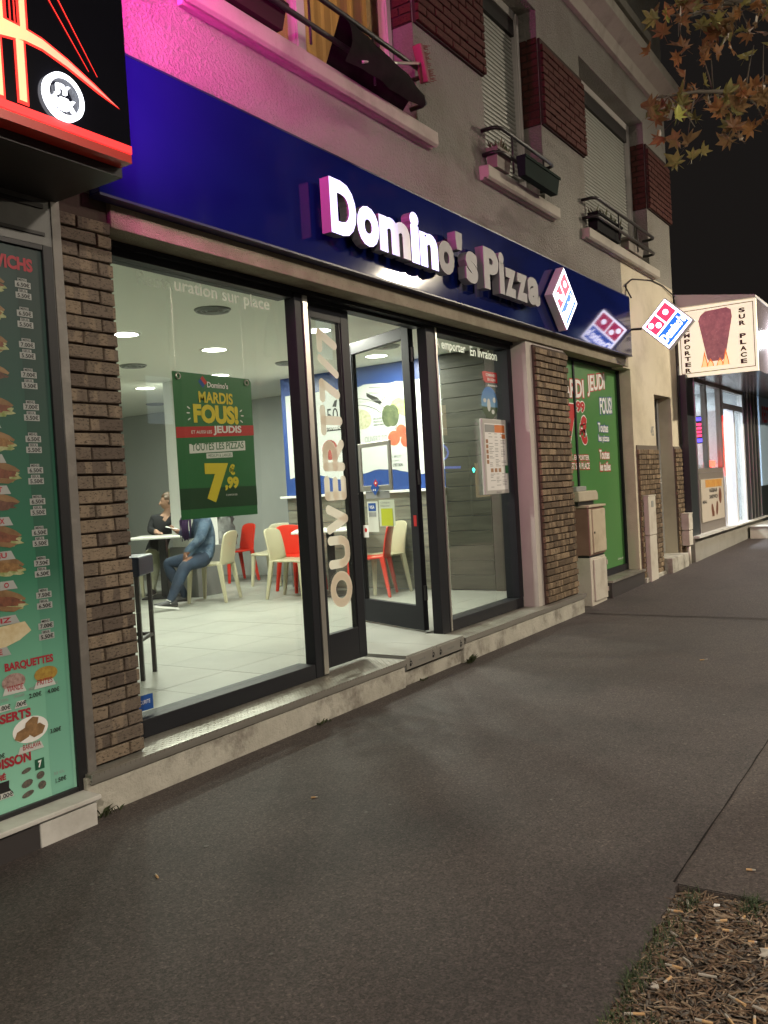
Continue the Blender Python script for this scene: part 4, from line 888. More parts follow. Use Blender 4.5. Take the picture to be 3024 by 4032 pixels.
b = MB(); flat(b, ell(2.195, .455, .042, .026, 6, .3), O, X_, Z_, .0032); flat(b, ell(2.262, .458, .042, .028, 6, .2), O, X_, Z_, .0036); flat(b, ell(2.238, .492, .04, .024, 6, .5), O, X_, Z_, .004); b.build('baklava_print', mat('baklava_print', (.16, .09, .04), .5, var=(.34, .2, .09), vscale=30), mp)
flat(MB(), rect(2.242, .287, 2.287, .333), O, X_, Z_, .0022).build('drink_logo', mat('logo_green', (.01, .10, .05), .5), mp); lettering(mp, '7', (2.256, 3.338, .295), (1, 0, .1), Z_, .018, .03, m_w_print, .0038, .05)
b = MB()
for cx, cz, rx, rz_ in ((2.265, .262, .02, .016), (2.20, .245, .028, .016), (2.20, .20, .03, .012), (2.27, .218, .02, .018), (2.20, .30, .024, .01)): flat(b, ell(cx, cz, rx, rz_, 12, .2), O, X_, Z_, .0022)
b.build('drink_logo', mat('logo_dark', (.05, .06, .05), .5, var=(.16, .12, .1), vscale=90), mp)
b = MB(); flat(b, [(2.06, .235), (2.135, .225), (2.115, .255), (2.118, .285), (2.06, .285)], O, X_, Z_, .0025); b.build('tea_print', m_k_print, mp)
# sign box of the snack bar, with red light strip and neon arch
sg = thing('snack_sign', 'glossy black box sign with glowing orange arches and a red strip below', 'shop sign', (2.0, 2.9, 2.8))
m_gloss_k = mat('gloss_black', (.006, .006, .010), .12, spec=.5)
sb = MB().box(-1.5, 2.80, 2.87, 2.515, 2.875, 5.2).build('sign_face', m_gloss_k, sg)
MB().box(-1.5, 2.88, 2.765, 2.53, 3.33, 5.2).build('sign_box', mat('sign_box_black', (.02, .018, .018), .5), sg)
MB().box(-1.5, 2.796, 2.838, 2.515, 2.874, 2.869).build('light_strip', emit('red_strip', (1.0, .03, .03), 1.5), sg)
MB().box(-1.5, 2.80, 2.80, 2.515, 2.874, 2.836).build('strip_rail', m_red, sg)
m_arch = grad_mat('arch_glow', 0, [(0, (1.0, .62, .18)), (.35, (1.0, .50, .16)), (.7, (1.0, .22, .12)), (1, (1, .03, .03))], 1.80, 2.48, emis=True, estr=1.25)
m_rim = emit('arch_rim', (1.0, .02, .015), 1.4)
O = (0, 2.80, 0)
def sp(x, z): return (x, z)
def ribbon(pts, w0, w1, off, m, name):
    b = MB(); n = len(pts); L = []; Rr = []
    for i, (x, z) in enumerate(pts):
        d = Vector((pts[min(i + 1, n - 1)][0] - pts[max(i - 1, 0)][0], pts[min(i + 1, n - 1)][1] - pts[max(i - 1, 0)][1])).normalized(); w_ = (w0 + (w1 - w0) * i / (n - 1)) / 2
        L.append((x - d.y * w_, z + d.x * w_)); Rr.append((x + d.y * w_, z - d.x * w_))
    for i in range(n - 1): flat(b, [Rr[i], Rr[i + 1], L[i + 1], L[i]], O, X_, Z_, off)
    return b.build(name, m, sb)
UP = [(1.55, 3.06), (1.75, 3.13), (1.946, 3.163), (2.047, 3.158), (2.117, 3.148), (2.225, 3.112), (2.346, 3.059), (2.458, 3.010)]; DN = [(1.55, 2.99), (1.75, 3.06), (1.941, 3.099), (2.044, 3.116), (2.114, 3.113), (2.223, 3.086), (2.362, 3.040), (2.458, 3.009)]
def strip(Upp, Dn, off, m, name):
    b = MB()
    for i in range(len(Upp) - 1): flat(b, [Dn[i], Dn[i + 1], Upp[i + 1], Upp[i]], O, X_, Z_, off)
    return b.build(name, m, sb)
strip([(x, z + .008) for x, z in UP[:-1]] + [(2.466, 3.007)], [(x, z - .008) for x, z in DN[:-1]] + [(2.466, 3.006)], .002, m_rim, 'arch_rim'); strip(UP, DN, .004, m_arch, 'arch')
def barf(x0, x1, z0, z1, m, off, e=.0): flat(bq, [(x0 - e, z0 - e), (x1 - e * .5 + e * 1.5, z0 - e), (x1 + e, z1), (x0 - e, z1)], O, X_, Z_, off)
bq = MB()
for x0, x1, z0 in ((1.999, 2.036, 2.882), (1.895, 1.94, 2.875), (1.78, 1.82, 2.875)):
    barf(x0, x1, z0, 3.11, m_rim, .003, .006)
for x0, x1 in ((2.020, 2.052), (1.93, 1.96)): barf(x0, x1, 3.15, 3.9, m_rim, .003, .006)
for i in range(3): flat(bq, rect(1.965 + i * .018, 3.15, 1.971 + i * .018, 3.9), O, X_, Z_, .003)
for (a, c), (d, e) in (((2.155, 3.312), (2.321, 3.103)), ((2.197, 3.33), (2.361, 3.097))):
    k = ((a - d) * 2.6, (c - e) * 2.6); flat(bq, [(d, e), (d + .002, e + .002), (d + k[0] + .006, e + k[1] + .003), (d + k[0] - .003, e + k[1] - .003)], O, X_, Z_, .003)
bq.build('arch_rim', m_rim, sb)
bq = MB()
for x0, x1, z0 in ((1.999, 2.036, 2.888), (1.895, 1.94, 2.88), (1.78, 1.82, 2.88)): barf(x0 + .003, x1 - .003, z0, 3.11, m_arch, .005)
for x0, x1 in ((2.022, 2.050), (1.932, 1.958)): barf(x0 + .002, x1 - .002, 3.14, 3.9, m_arch, .005)
bq.build('arch', m_arch, sb)
m_ring = emit('ring_white', (.88, .90, 1.0), 3.0)
b = MB(); n = 40
for k in range(n):
    a, c = 2 * math.pi * k / n, 2 * math.pi * (k + 1) / n
    b.poly([(2.188 + .067 * math.cos(a), 2.780, 2.957 + .067 * math.sin(a)), (2.188 + .067 * math.cos(c), 2.780, 2.957 + .067 * math.sin(c)), (2.188 + .089 * math.cos(c), 2.780, 2.957 + .089 * math.sin(c)), (2.188 + .089 * math.cos(a), 2.780, 2.957 + .089 * math.sin(a))][::-1])
    b.poly([(2.188 + .089 * math.cos(a), 2.780, 2.957 + .089 * math.sin(a)), (2.188 + .089 * math.cos(c), 2.780, 2.957 + .089 * math.sin(c)), (2.188 + .089 * math.cos(c), 2.7995, 2.957 + .089 * math.sin(c)), (2.188 + .089 * math.cos(a), 2.7995, 2.957 + .089 * math.sin(a))])
b.build('light_ring', m_ring, sb)
b = MB(); put_text(b, "J'Y", (2.150, 2.79, 2.958), X_, Z_, .068, .045, .002, .06, .012); put_text(b, 'MIX', (2.140, 2.79, 2.908), X_, Z_, .098, .045, .002, .06, .012); b.build('lettering', m_ring, sb)
# magenta tube along the street end of the box
m_mag = emit('magenta_tube', (1.0, .05, .55), 5.0)
tb = MB().tube([(2.545, 2.86, 2.95), (2.545, 2.86, 5.1)], .012, 8).build('neon_tube', m_mag, sg)
ld = bpy.data.lights.new('neon_glow', 'AREA'); ld.shape = 'RECTANGLE'; ld.size = .10; ld.size_y = 2.0; ld.energy = 35; ld.color = (1.0, .025, .50)
lo_ = bpy.data.objects.new('neon_glow', ld); C.objects.link(lo_); lo_.parent = tb; lo_.location = Vector((2.56, 2.93, 3.95)) - wloc(sg); lo_.rotation_euler = (R(90), 0, R(-68))
ld.spread = R(88)

# ------------------------------------------------------------------ flower boxes, broom
def trough(name, label, x0, x1, z0, z1, m, y0=3.12, y1=3.27, plant=0, grp='troughs on the window rails'):
    t = thing(name, label, 'planter', ((x0 + x1) / 2, (y0 + y1) / 2, z0), 0, grp)
    b = MB(); b.add([(x0 + .03, y0 + .02, z0), (x1 - .03, y0 + .02, z0), (x1 - .03, y1, z0), (x0 + .03, y1, z0), (x0, y0, z1), (x1, y0, z1), (x1, y1, z1), (x0, y1, z1)], [(3, 2, 1, 0), (0, 1, 5, 4), (1, 2, 6, 5), (2, 3, 7, 6), (3, 0, 4, 7)])
    b.box(x0 - .008, y0 - .008, z1 - .025, x1 + .008, y0, z1); b.build('trough', m, t)
    MB().box(x0 + .008, y0 + .008, z1 - .04, x1 - .008, y1 - .008, z1 - .03).build('soil', m_soil, t)
    if plant:
        r = random.Random(plant); p = MB()
        for i in range(70):
            x, y, z = r.uniform(x0 + .03, x1 - .03), r.uniform(y0 + .02, y1 - .02), z1 - .03; a = r.uniform(0, 6.28); h = r.uniform(.05, .14); L = r.uniform(.03, .08)
            d = Vector((math.cos(a) * L, math.sin(a) * L, h)); s_ = Vector((-math.sin(a), math.cos(a), 0)) * r.uniform(.006, .014); q = Vector((x, y, z))
            p.poly([q, q + d * .6 + s_, q + d, q + d * .6 - s_])
        p.build('plant', mat('trough_plant%d' % plant, (.05, .07, .03), .7, var=(.16, .15, .08), vscale=30), t)
    return t
m_tr_br = mat('brown_trough', (.035, .018, .02), .8, spec=.1); m_tr_g = mat('green_trough', (.009, .02, .016), .8, spec=.08); m_tr_k = mat('black_trough', (.012, .012, .013), .8, spec=.08); m_tr_b = mat('beige_trough', (.2, .175, .15), .7)
trough('flower_trough', 'dark brown trough with small dry plants behind the rail of the lit curtained window', 3.55, 4.16, 4.14, 4.30, m_tr_br, 3.22, 3.34, 4)
trough('flower_trough', 'dark green trough hanging on the rail under the first closed shutter', 7.30, 8.10, 4.12, 4.29, m_tr_g, 3.10, 3.19)
trough('flower_trough', 'small beige trough beside the dark green one under the first closed shutter', 6.98, 7.28, 4.135, 4.30, m_tr_b, 3.22, 3.33, 6)
trough('flower_trough', 'black trough with a low plant under the second closed shutter', 9.50, 10.35, 4.135, 4.33, m_tr_k, 3.22, 3.34, 8)
trough('flower_trough', 'pale trough further along behind the rail of the second closed shutter', 10.6, 11.2, 4.135, 4.28, m_tr_b, 3.22, 3.33)
# dark cloth thrown over the rail of the lit window
cl = MB(); random.seed(21); nx, nz = 16, 8
for i in range(nx + 1):
    for j in range(nz + 1):
        u, v = i / nx, j / nz; x = 4.66 + .92 * u; top = 4.42 - .06 * u - .10 * max(0, u - .55) * 2; z = top + (4.135 - top) * v
        y = 3.175 - .07 * math.sin(v * 2.8) - .012 * math.sin(u * 9 + v * 5) - .006 * math.sin(u * 23 + v * 11)
        cl.v.append((x, y, z))
for i in range(nx):
    for j in range(nz): a = i * (nz + 1) + j; cl.f.append((a, a + nz + 1, a + nz + 2, a + 1)); cl.m.append(0)
b0 = len(cl.v)
for i in range(nx + 1):
    u = i / nx; top = 4.42 - .06 * u - .10 * max(0, u - .55) * 2
    cl.v += [(4.66 + .92 * u, 3.19, top + .01), (4.66 + .92 * u, 3.33, 4.14)]
for i in range(nx):
    a = b0 + 2 * i; cl.f += [(a, a + 1, a + 3, a + 2), (i * (nz + 1), a, a + 2, (i + 1) * (nz + 1))]; cl.m += [0, 0]
tag(cl.build('dark_cover', mat('dark_cover', (.012, .009, .010), .9, var=(.02, .015, .016), vscale=8, spec=.06), None, smooth=True), 'dark rumpled cover bundled behind the rail of the lit window', 'cover')
br = thing('broom', 'broom lying across the rail with its reddish bristle head past the end', 'broom', (5.3, 3.15, 4.3))
MB().cyl((4.80, 3.13, 4.17), (5.62, 3.165, 4.475), .011, n=8).build('handle', m_alu, br, smooth=True)
d = Vector((.82, .035, .305)).normalized(); up = Vector((-.35, 0, .94)); sd = d.cross(up).normalized()
MB().obox(Vector((5.64, 3.166, 4.48)), d, sd, up, .022, .035, .13).build('head', mat('broom_head', (.22, .05, .07), .6), br, bevel=.008)
bb = MB(); r = random.Random(3)
for i in range(150):
    p = Vector((5.662, 3.166, 4.49)) + up * r.uniform(-.125, .125) + sd * r.uniform(-.03, .03); q = p + d * r.uniform(.07, .10) + up * r.uniform(-.02, .02) + sd * r.uniform(-.02, .02)
    bb.bar(p, q, .004)
tag(bb.build('bristles', mat('bristle', (.19, .06, .06), .8), br), kind='stuff')

# ------------------------------------------------------------------ meter cabinets, utility boxes
mc = thing('meter_cabinet', 'battered cream steel cabinet in two stacked halves standing at the pillar', 'utility cabinet', (9.5, 3.3, .01))
m_cab = mat('cream_paint', (.52, .44, .32), .5, var=(.58, .5, .37), vscale=3, dirt=((.25, .18, .11), 5, .5), bump=.05, bscale=30); m_cabs = mat('cabinet_side', (.20, .11, .085), .5, var=(.28, .17, .13), vscale=3)
m_cabw = mat('white_cabinet', (.60, .56, .48), .5, dirt=((.3, .24, .17), 4, .5))
MB().box(9.06, 3.345, .555, 9.55, 3.523, 1.075).build('upper_body', m_cabs, mc, bevel=.006); MB().box(9.065, 3.35, .005, 9.54, 3.523, .53).build('lower_body', m_cabw, mc, bevel=.006)
MB().box(9.07, 3.36, .5305, 9.53, 3.52, .5545).build('gap', m_black, mc)
MB().box(9.04, 3.322, 1.0755, 9.57, 3.524, 1.10).build('lid', m_cab, mc, bevel=.005)
MB().box(9.14, 3.325, .58, 9.54, 3.3445, 1.05).build('door', m_cab, mc, bevel=.006); MB().box(9.14, 3.332, .05, 9.53, 3.3495, .505).build('door', m_cabw, mc, bevel=.006)
MB().box(9.065, 3.335, .57, 9.125, 3.3445, 1.06).build('frame_post', m_cab, mc, bevel=.002)
for hz in (.12, .42, .66, .98): MB().cyl((9.53, 3.328, hz), (9.53, 3.328, hz + .05), .007, n=8).build('hinge', m_cabw, mc)
MB().cyl((9.17, 3.318, .80), (9.17, 3.325, .80), .012, n=10).build('lock', m_black, mc)
m2 = thing('stone_post_box', 'rounded grey stone-like housing on top of the cream cabinet', 'utility cabinet', (9.3, 3.45, 1.101))
prof = [(8.96, 1.145), (9.555, 1.145), (9.555, 1.215), (9.54, 1.24), (9.505, 1.255), (8.96, 1.255)]
MB().prism([(x, 3.40, z) for x, z in prof], (0, .122, 0)).build('housing', mat('housing_stone', (.42, .37, .28), .85, var=(.48, .43, .34), vscale=6, bump=.3), m2, bevel=.012)
MB().box(9.0, 3.43, 1.101, 9.48, 3.52, 1.1445).build('slot', m_black, m2); MB().box(8.98, 3.43, 1.2555, 9.28, 3.52, 1.31).build('cap', m_g_print, m2, bevel=.006)
def slim(label, x0, x1, y0, y1, z0, z1, zs, lab=True):
    t = thing('utility_box', label, 'utility box', ((x0 + x1) / 2, (y0 + y1) / 2, z0), 0, 'slim white utility boxes')
    MB().box(x0, y0, zs + .008, x1, y1, z1).build('upper_cover', m_cabw, t, bevel=.006); MB().box(x0 + .004, y0 + .004, z0, x1 - .004, y1, zs).build('lower_cover', m_cabw, t, bevel=.006)
    MB().box(x0 - .005, y0 - .006, z1 + .0005, x1 + .005, y1, z1 + .014).build('cap', m_cabw, t)
    if lab: MB().box(x0 + (x1 - x0) * .38, y0 - .004, z1 - .14, x0 + (x1 - x0) * .66, y0 - .0005, z1 - .06).build('plate', m_g_print, t)
slim('tall slim white utility box against the brick wainscot left of the house door', 10.99, 11.30, 3.265, 3.344, .03, 1.12, .62)
slim('short slim white utility box low beside the house door on its right', 12.72, 12.93, 3.22, 3.344, .35, .80, .56, False)
tag(MB().tube([(12.835, 3.27, .03), (12.835, 3.27, .348)], .03, 10).build('downpipe', m_cabw, None, smooth=True), 'stub of pale pipe below the short utility box', 'pipe')
# ------------------------------------------------------------------ furniture
LEGX = .195
def make_chair(m, label, group):
    t = thing('cafe_chair', label, 'chair', (0, 0, 0), 0, group)
    # faces +y; seat .45 high
    b = MB(); nx, ny = 6, 6; top = []; 
    for j in range(ny + 1):
        for i in range(nx + 1):
            x = -.215 + .43 * i / nx; y = -.20 + .42 * j / ny; k = abs(x) / .215
            z = .445 + .012 * k * k - .012 * math.sin(math.pi * j / ny) - (.02 * max(0, (j - 4) / 2)) ** 1.0
            top.append((x * (1 - .06 * (1 - j / ny)), y, z))
    n = len(top); b.v = top + [(x, y, z - .022) for x, y, z in top]
    def idx(i, j): return j * (nx + 1) + i
    for j in range(ny):
        for i in range(nx):
            b.f.append((idx(i, j), idx(i + 1, j), idx(i + 1, j + 1), idx(i, j + 1))); b.f.append((n + idx(i, j + 1), n + idx(i + 1, j + 1), n + idx(i + 1, j), n + idx(i, j)))
    ring = [idx(i, 0) for i in range(nx)] + [idx(nx, j) for j in range(ny)] + [idx(i, ny) for i in range(nx, 0, -1)] + [idx(0, j) for j in range(ny, 0, -1)]
    for a, c in zip(ring, ring[1:] + ring[:1]): b.f.append((n + a, n + c, c, a))
    b.m = [0] * len(b.f); b.build('seat', m, t, world=False, smooth=True, bevel=.006)
    b = MB(); nx, nz = 8, 9; F = []
    for j in range(nz + 1):
        v = j / nz
        for i in range(nx + 1):
            u = i / nx * 2 - 1; wv = .205 - .012 * v - (.035 * max(0, (v - .8) / .2) ** 2)
            F.append((u * wv, -.185 - .075 * v - .02 * (1 - u * u) + .01 * math.sin(v * 3), .43 + .385 * v - .02 * abs(u) ** 3 * (1 if v > .9 else 0)))
    n = len(F); b.v = F + [(x, y - .018, z) for x, y, z in F]
    def idy(i, j): return j * (nx + 1) + i
    for j in range(nz):
        for i in range(nx): b.f.append((idy(i, j + 1), idy(i + 1, j + 1), idy(i + 1, j), idy(i, j))); b.f.append((n + idy(i, j), n + idy(i + 1, j), n + idy(i + 1, j + 1), n + idy(i, j + 1)))
    ring = [idy(i, 0) for i in range(nx)] + [idy(nx, j) for j in range(nz)] + [idy(i, nz) for i in range(nx, 0, -1)] + [idy(0, j) for j in range(nz, 0, -1)]
    for a, c in zip(ring, ring[1:] + ring[:1]): b.f.append((a, c, n + c, n + a))
    b.m = [0] * len(b.f); b.build('backrest', m, t, world=False, smooth=True, bevel=.005)
    for sx in (-1, 1):
        for sy in (-1, 1):
            b = MB(); p0 = Vector((sx * .185, sy * .17 + (.015 if sy > 0 else -.01), .44)); p1 = Vector((sx * .215, sy * .215 + (.0 if sy > 0 else -.035), 0)); 
            r0, r1 = .024, .016; ring0 = [p0 + Vector((dx * r0 * 1.0, dy * r0 * 1.15, 0)) for dx, dy in ((-1, -1), (1, -1), (1, 1), (-1, 1))]; ring1 = [p1 + Vector((dx * r1, dy * r1, 0)) for dx, dy in ((-1, -1), (1, -1), (1, 1), (-1, 1))]
            b.add(ring1 + ring0, [(3, 2, 1, 0), (4, 5, 6, 7), (0, 1, 5, 4), (1, 2, 6, 5), (2, 3, 7, 6), (3, 0, 4, 7)]); b.build('leg', m, t, world=False, bevel=.006)
    return t
GI, GR = 'ivory plastic chairs in the shop', 'red plastic chairs in the shop'
iv = make_chair(m_ivory, 'ivory chair the person in the denim jacket sits on', GI); rd = make_chair(m_red, 'red chair behind the denim jacket, with a grey coat on its seat', GR)
def put(src, x, y, deg, label=None, first=False):
    o = src if first else copy_tree(src); o.location = (x, y, zf + .001); o.rotation_euler = (0, 0, R(deg - 90))
    if label: o['label'] = label
    return o
put(iv, 7.43, 7.36, 110, None, True)
put(rd, 9.25, 8.70, 160, None, True)
put(iv, 7.88, 6.50, -78, 'ivory chair with its back to the room, pulled out left of the second table')
put(iv, 7.62, 8.98, -62, 'ivory chair the woman in black sits on, its back at the brick pillar')
put(iv, 8.95, 7.72, 190, 'ivory chair in shade whose back shows between two red chairs')
put(iv, 8.42, 5.62, 150, 'ivory chair seen through the open glass door')
put(rd, 8.43, 6.83, -110, 'red chair behind the second table, facing the street')
put(rd, 8.12, 5.58, 112, 'bright red chair seen in profile through the open glass door')
def make_table(label, x, y, deg, s_=.38):
    t = thing('cafe_table', label, 'table', (x, y, zf + .001), R(deg), 'white cafe tables')
    b = MB(); b.box(-s_, -s_, .745, s_, s_, .772); b.build('tabletop', m_tabletop, t, world=False, bevel=.008)
    MB().box(-.045, -.045, .02, .045, .045, .735).build('pedestal', m_black, t, world=False, bevel=.004); MB().box(-.16, -.16, .7355, .16, .16, .744).build('bracket', m_black, t, world=False)
    MB().box(-.24, -.24, 0, .24, .24, .0195).build('base_plate', m_black, t, world=False, bevel=.004)
make_table('white cafe table with a black post in front of the seated people', 7.62, 8.37, 33); make_table('white cafe table half hidden by the dark mullion, red chairs around it', 8.12, 6.12, 35, .42)
# bar stool
bs = thing('bar_stool', 'tall bar stool with a thick navy cushion and black legs next to the brick pillar', 'bar stool', (4.0, 4.83, zf + .001), R(33), None)
MB().box(-.18, -.18, .70, .18, .18, .835).build('cushion', m_navy, bs, world=False, bevel=.012)
for sx in (-1, 1):
    for sy in (-1, 1): MB().box(sx * .15 - .0135, sy * .15 - .0135, 0, sx * .15 + .0135, sy * .15 + .0135, .6995).build('leg', m_blackmetal, bs, world=False)
b = MB()
for s_ in (-.15, .15): b.box(s_ - .0115, -.136, .26, s_ + .0115, .136, .283); b.box(-.136, s_ - .0115, .2605, .136, s_ + .0115, .2825)
b.build('footrest', m_blackmetal, bs, world=False)

# ------------------------------------------------------------------ people
def body(name, label, J, bones, heads, mats, rule, loc):
    """one continuous skinned figure: J joints (world), bones [(a, b)], radius per joint"""
    t = thing(name, label, 'person', loc)
    me = bpy.data.meshes.new('skeleton'); names = list(J); ix = {k: i for i, k in enumerate(names)}
    me.from_pydata([Vector(J[k][0]) - Vector(loc) for k in names], [(ix[a], ix[b]) for a, b in bones], [])
    ob = bpy.data.objects.new('skeleton', me); C.objects.link(ob); sk = ob.modifiers.new('skin', 'SKIN'); sk.use_smooth_shade = True
    for i, k in enumerate(names):
        r = J[k][1]; me.skin_vertices[0].data[i].radius = (r, r) if isinstance(r, float) else r
        me.skin_vertices[0].data[i].use_root = (i == 0)
    ob.modifiers.new('sub', 'SUBSURF').levels = 2
    dg = bpy.context.evaluated_depsgraph_get(); nm = bpy.data.meshes.new_from_object(ob.evaluated_get(dg)); bpy.data.objects.remove(ob)
    # head shaped as part of the same mesh
    bm = bmesh.new(); bm.from_mesh(nm)
    for (c, look, sz) in heads:
        c = Vector(c) - Vector(loc); f = Vector(look).normalized(); u = Vector((0, 0, 1)); s_ = f.cross(u).normalized(); u = s_.cross(f)
        def addp(fn, nu=20, nv=14):
            k = MB().ellipsoid((0, 0, 0), (1, 1, 1), nu, nv); vv = [bm.verts.new(c + s_ * p[0] + f * p[1] + u * p[2]) for p in (fn(*q) for q in k.v)]
            for fc in k.f: bm.faces.new([vv[i] for i in fc]).smooth = True
        def skull(x, y, z):
            w_, d_, h_ = .074, .092, .112
            jaw = 1 - .30 * max(0, -z) ** 1.3; X = x * w_ * jaw; Y = y * d_ * (1 - .12 * max(0, -z)) + (.012 if z < 0 and y > 0 else 0); Z = z * h_
            if y > .5:                      # brow, nose, mouth, chin on the front
                Y -= .010 * math.exp(-((z - .02) / .12) ** 2) * (1 - math.exp(-(x / .18) ** 2)); Y += .006 * math.exp(-((z - .2) / .1) ** 2)
                Y += .008 * math.exp(-((z + .55) / .1) ** 2) * math.exp(-(x / .35) ** 2) + .008 * math.exp(-((z + .85) / .12) ** 2)
            return (X * sz, Y * sz, Z * sz)
        addp(skull, 24, 18); addp(lambda x, y, z: (x * .013 * sz, (.092 + .014 * (1 - z) * .8 + y * .012) * sz, (-.022 + z * .028) * sz), 10, 8)
        for e in (-1, 1): addp(lambda x, y, z: ((e * .074 + x * .008) * sz, (-.012 + y * .018) * sz, (-.005 + z * .03) * sz), 8, 6)
    bm.to_mesh(nm); bm.free()
    for m in mats: nm.materials.append(m)
    for p in nm.polygons: p.material_index = rule(Vector(loc) + p.center); p.use_smooth = True
    nm.name = 'body'; o = bpy.data.objects.new('body', nm); C.objects.link(o); o.parent = t
    return t, o
m_skin = mat('skin', (.46, .27, .19), .5); m_skin2 = mat('skin_brown', (.22, .11, .07), .5)
m_jeans = mat('blue_jeans', (.010, .018, .036), .8, var=(.022, .042, .078), vscale=7, bump=.2, bscale=200); m_denim = mat('denim_jacket', (.022, .045, .085), .8, var=(.075, .125, .19), vscale=9, bump=1.0, bscale=22, bdist=.02, dirt=((.2, .26, .32), 14, .5))
m_blackknit = mat('black_knit', (.012, .013, .016), .85, bump=.4, bscale=160); m_khaki = mat('pale_trousers', (.46, .46, .34), .8, var=(.36, .36, .26), vscale=7)
m_hair = mat('brown_hair', (.07, .04, .022), .5, var=(.13, .08, .045), vscale=35, bump=.6, bscale=140); m_hair_d = mat('dark_hair', (.02, .014, .012), .5, bump=.6, bscale=140)
m_shoe = mat('black_shoe', (.014, .014, .015), .5); m_sole = mat('white_sole', (.72, .72, .7), .5); m_purple = mat('purple_wool', (.045, .022, .075), .9, var=(.08, .04, .12), vscale=30, bump=1, bscale=90, bdist=.012)
def V3(*a): return Vector(a)
def hand_chain(J, B, tag_, wrist, palm, dirf, side, r=.009):
    """palm with four curled fingers and a thumb"""
    wv, pv = Vector(wrist), Vector(palm); d = Vector(dirf).normalized(); s_ = Vector(side).normalized(); dn = d.cross(s_)
    J[tag_ + 'p'] = (tuple(pv), (.030, .017)); B.append((tag_, tag_ + 'p'))
    for i, (o, L) in enumerate(((-.028, .062), (-.010, .07), (.009, .066), (.026, .052))):
        k = pv + s_ * o + d * .035; m = k + d * L * .55 - dn * .006; e = m + d * L * .42 - dn * .018
        J['%sf%da' % (tag_, i)] = (tuple(k), .0095); J['%sf%db' % (tag_, i)] = (tuple(m), .0085); J['%sf%dc' % (tag_, i)] = (tuple(e), .007)
        B += [(tag_ + 'p', '%sf%da' % (tag_, i)), ('%sf%da' % (tag_, i), '%sf%db' % (tag_, i)), ('%sf%db' % (tag_, i), '%sf%dc' % (tag_, i))]
    k = pv - s_ * .032 - d * .005; e = k - s_ * .018 + d * .035
    J[tag_ + 'ta'] = (tuple(k), .011); J[tag_ + 'tb'] = (tuple(e), .0085); B += [(tag_ + 'p', tag_ + 'ta'), (tag_ + 'ta', tag_ + 'tb')]
def shoe(parent, heel, toe, name='shoe'):
    h, t_ = Vector(heel), Vector(toe); d = (t_ - h); L = d.length; d.normalize(); s_ = d.cross(Vector((0, 0, 1))).normalized(); u = s_.cross(d)
    prof = [(-.03, .0, .036), (.02, .0, .040), (.09, .0, .038), (.16, .0, .046), (.22, .0, .044), (.265, .0, .028)]; hts = [.085, .105, .10, .068, .050, .034]; k = L / .235
    b = MB(); rings = []
    for (a, _, wd), ht in zip(prof, hts):
        rings.append([h + d * (a * k) + s_ * (wd * c) + u * z for c, z in ((-1, .018), (1, .018), (1.02, ht * .45), (.62, ht * .92), (0, ht), (-.62, ht * .92), (-1.02, ht * .45))])
    n = 7; b.v = [tuple(q) for rg in rings for q in rg]
    for i in range(len(rings) - 1):
        for j in range(n): b.f.append((i * n + j, (i + 1) * n + j, (i + 1) * n + (j + 1) % n, i * n + (j + 1) % n))
    b.f += [tuple(range(n)), tuple(reversed(range((len(rings) - 1) * n, len(rings) * n)))]; b.m = [0] * len(b.f)
    o = b.build(name, m_shoe, parent, smooth=True); o.modifiers.new('sub', 'SUBSURF').levels = 1; o.modifiers['sub'].render_levels = 1
    b = MB(); lo_, hi_ = [], []
    for (a, _, wd) in prof:
        lo_.append((h + d * (a * k), wd * 1.04))
    ringl = [p + s_ * w_ for p, w_ in lo_] + [p - s_ * w_ for p, w_ in reversed(lo_)]
    b.prism([tuple(p) for p in ringl][::-1], tuple(u * .022)); b.build('sole', m_sole, o)
def hair(parent, c, look, sz, m, style='short'):
    c = Vector(c); f = Vector(look).normalized(); u = Vector((0, 0, 1)); s_ = f.cross(u).normalized(); u = s_.cross(f); b = MB(); r = random.Random(5)
    k = MB().ellipsoid((0, 0, 0), (1, 1, 1), 26, 18); keep = []
    def cover(q): return q[2] > (.42 if q[1] > .55 else .15 if q[1] > .15 else -.45 if style == 'short' else -.75)
    vv = []
    for q in k.v:
        e = 1.0 + .05 * math.sin(q[0] * 9 + q[2] * 7) + .04 * math.sin(q[0] * 21 + q[1] * 13); vv.append(c + s_ * (q[0] * .082 * sz * e) + f * (q[1] * .099 * sz * e - .004) + u * (q[2] * .122 * sz * e + .004))
    fs = [fc for fc in k.f if all(cover(k.v[i]) for i in fc)]
    b.add(vv, fs); 
    for i in range(140):      # loose strands break the outline
        fc = r.choice(fs); p = sum((vv[j] for j in fc), Vector()) / len(fc); nrm = (p - c).normalized(); dv = (nrm * .5 + Vector((0, 0, -1)) * .7 + s_ * r.uniform(-.5, .5) + f * (.5 if (p - c).dot(f) > .03 else -.1)).normalized()
        L = r.uniform(.02, .05) * sz; q = s_ * .004; b.poly([p - q, p + q, p + dv * L])
    o = b.build('hair', m, parent, smooth=True); return o
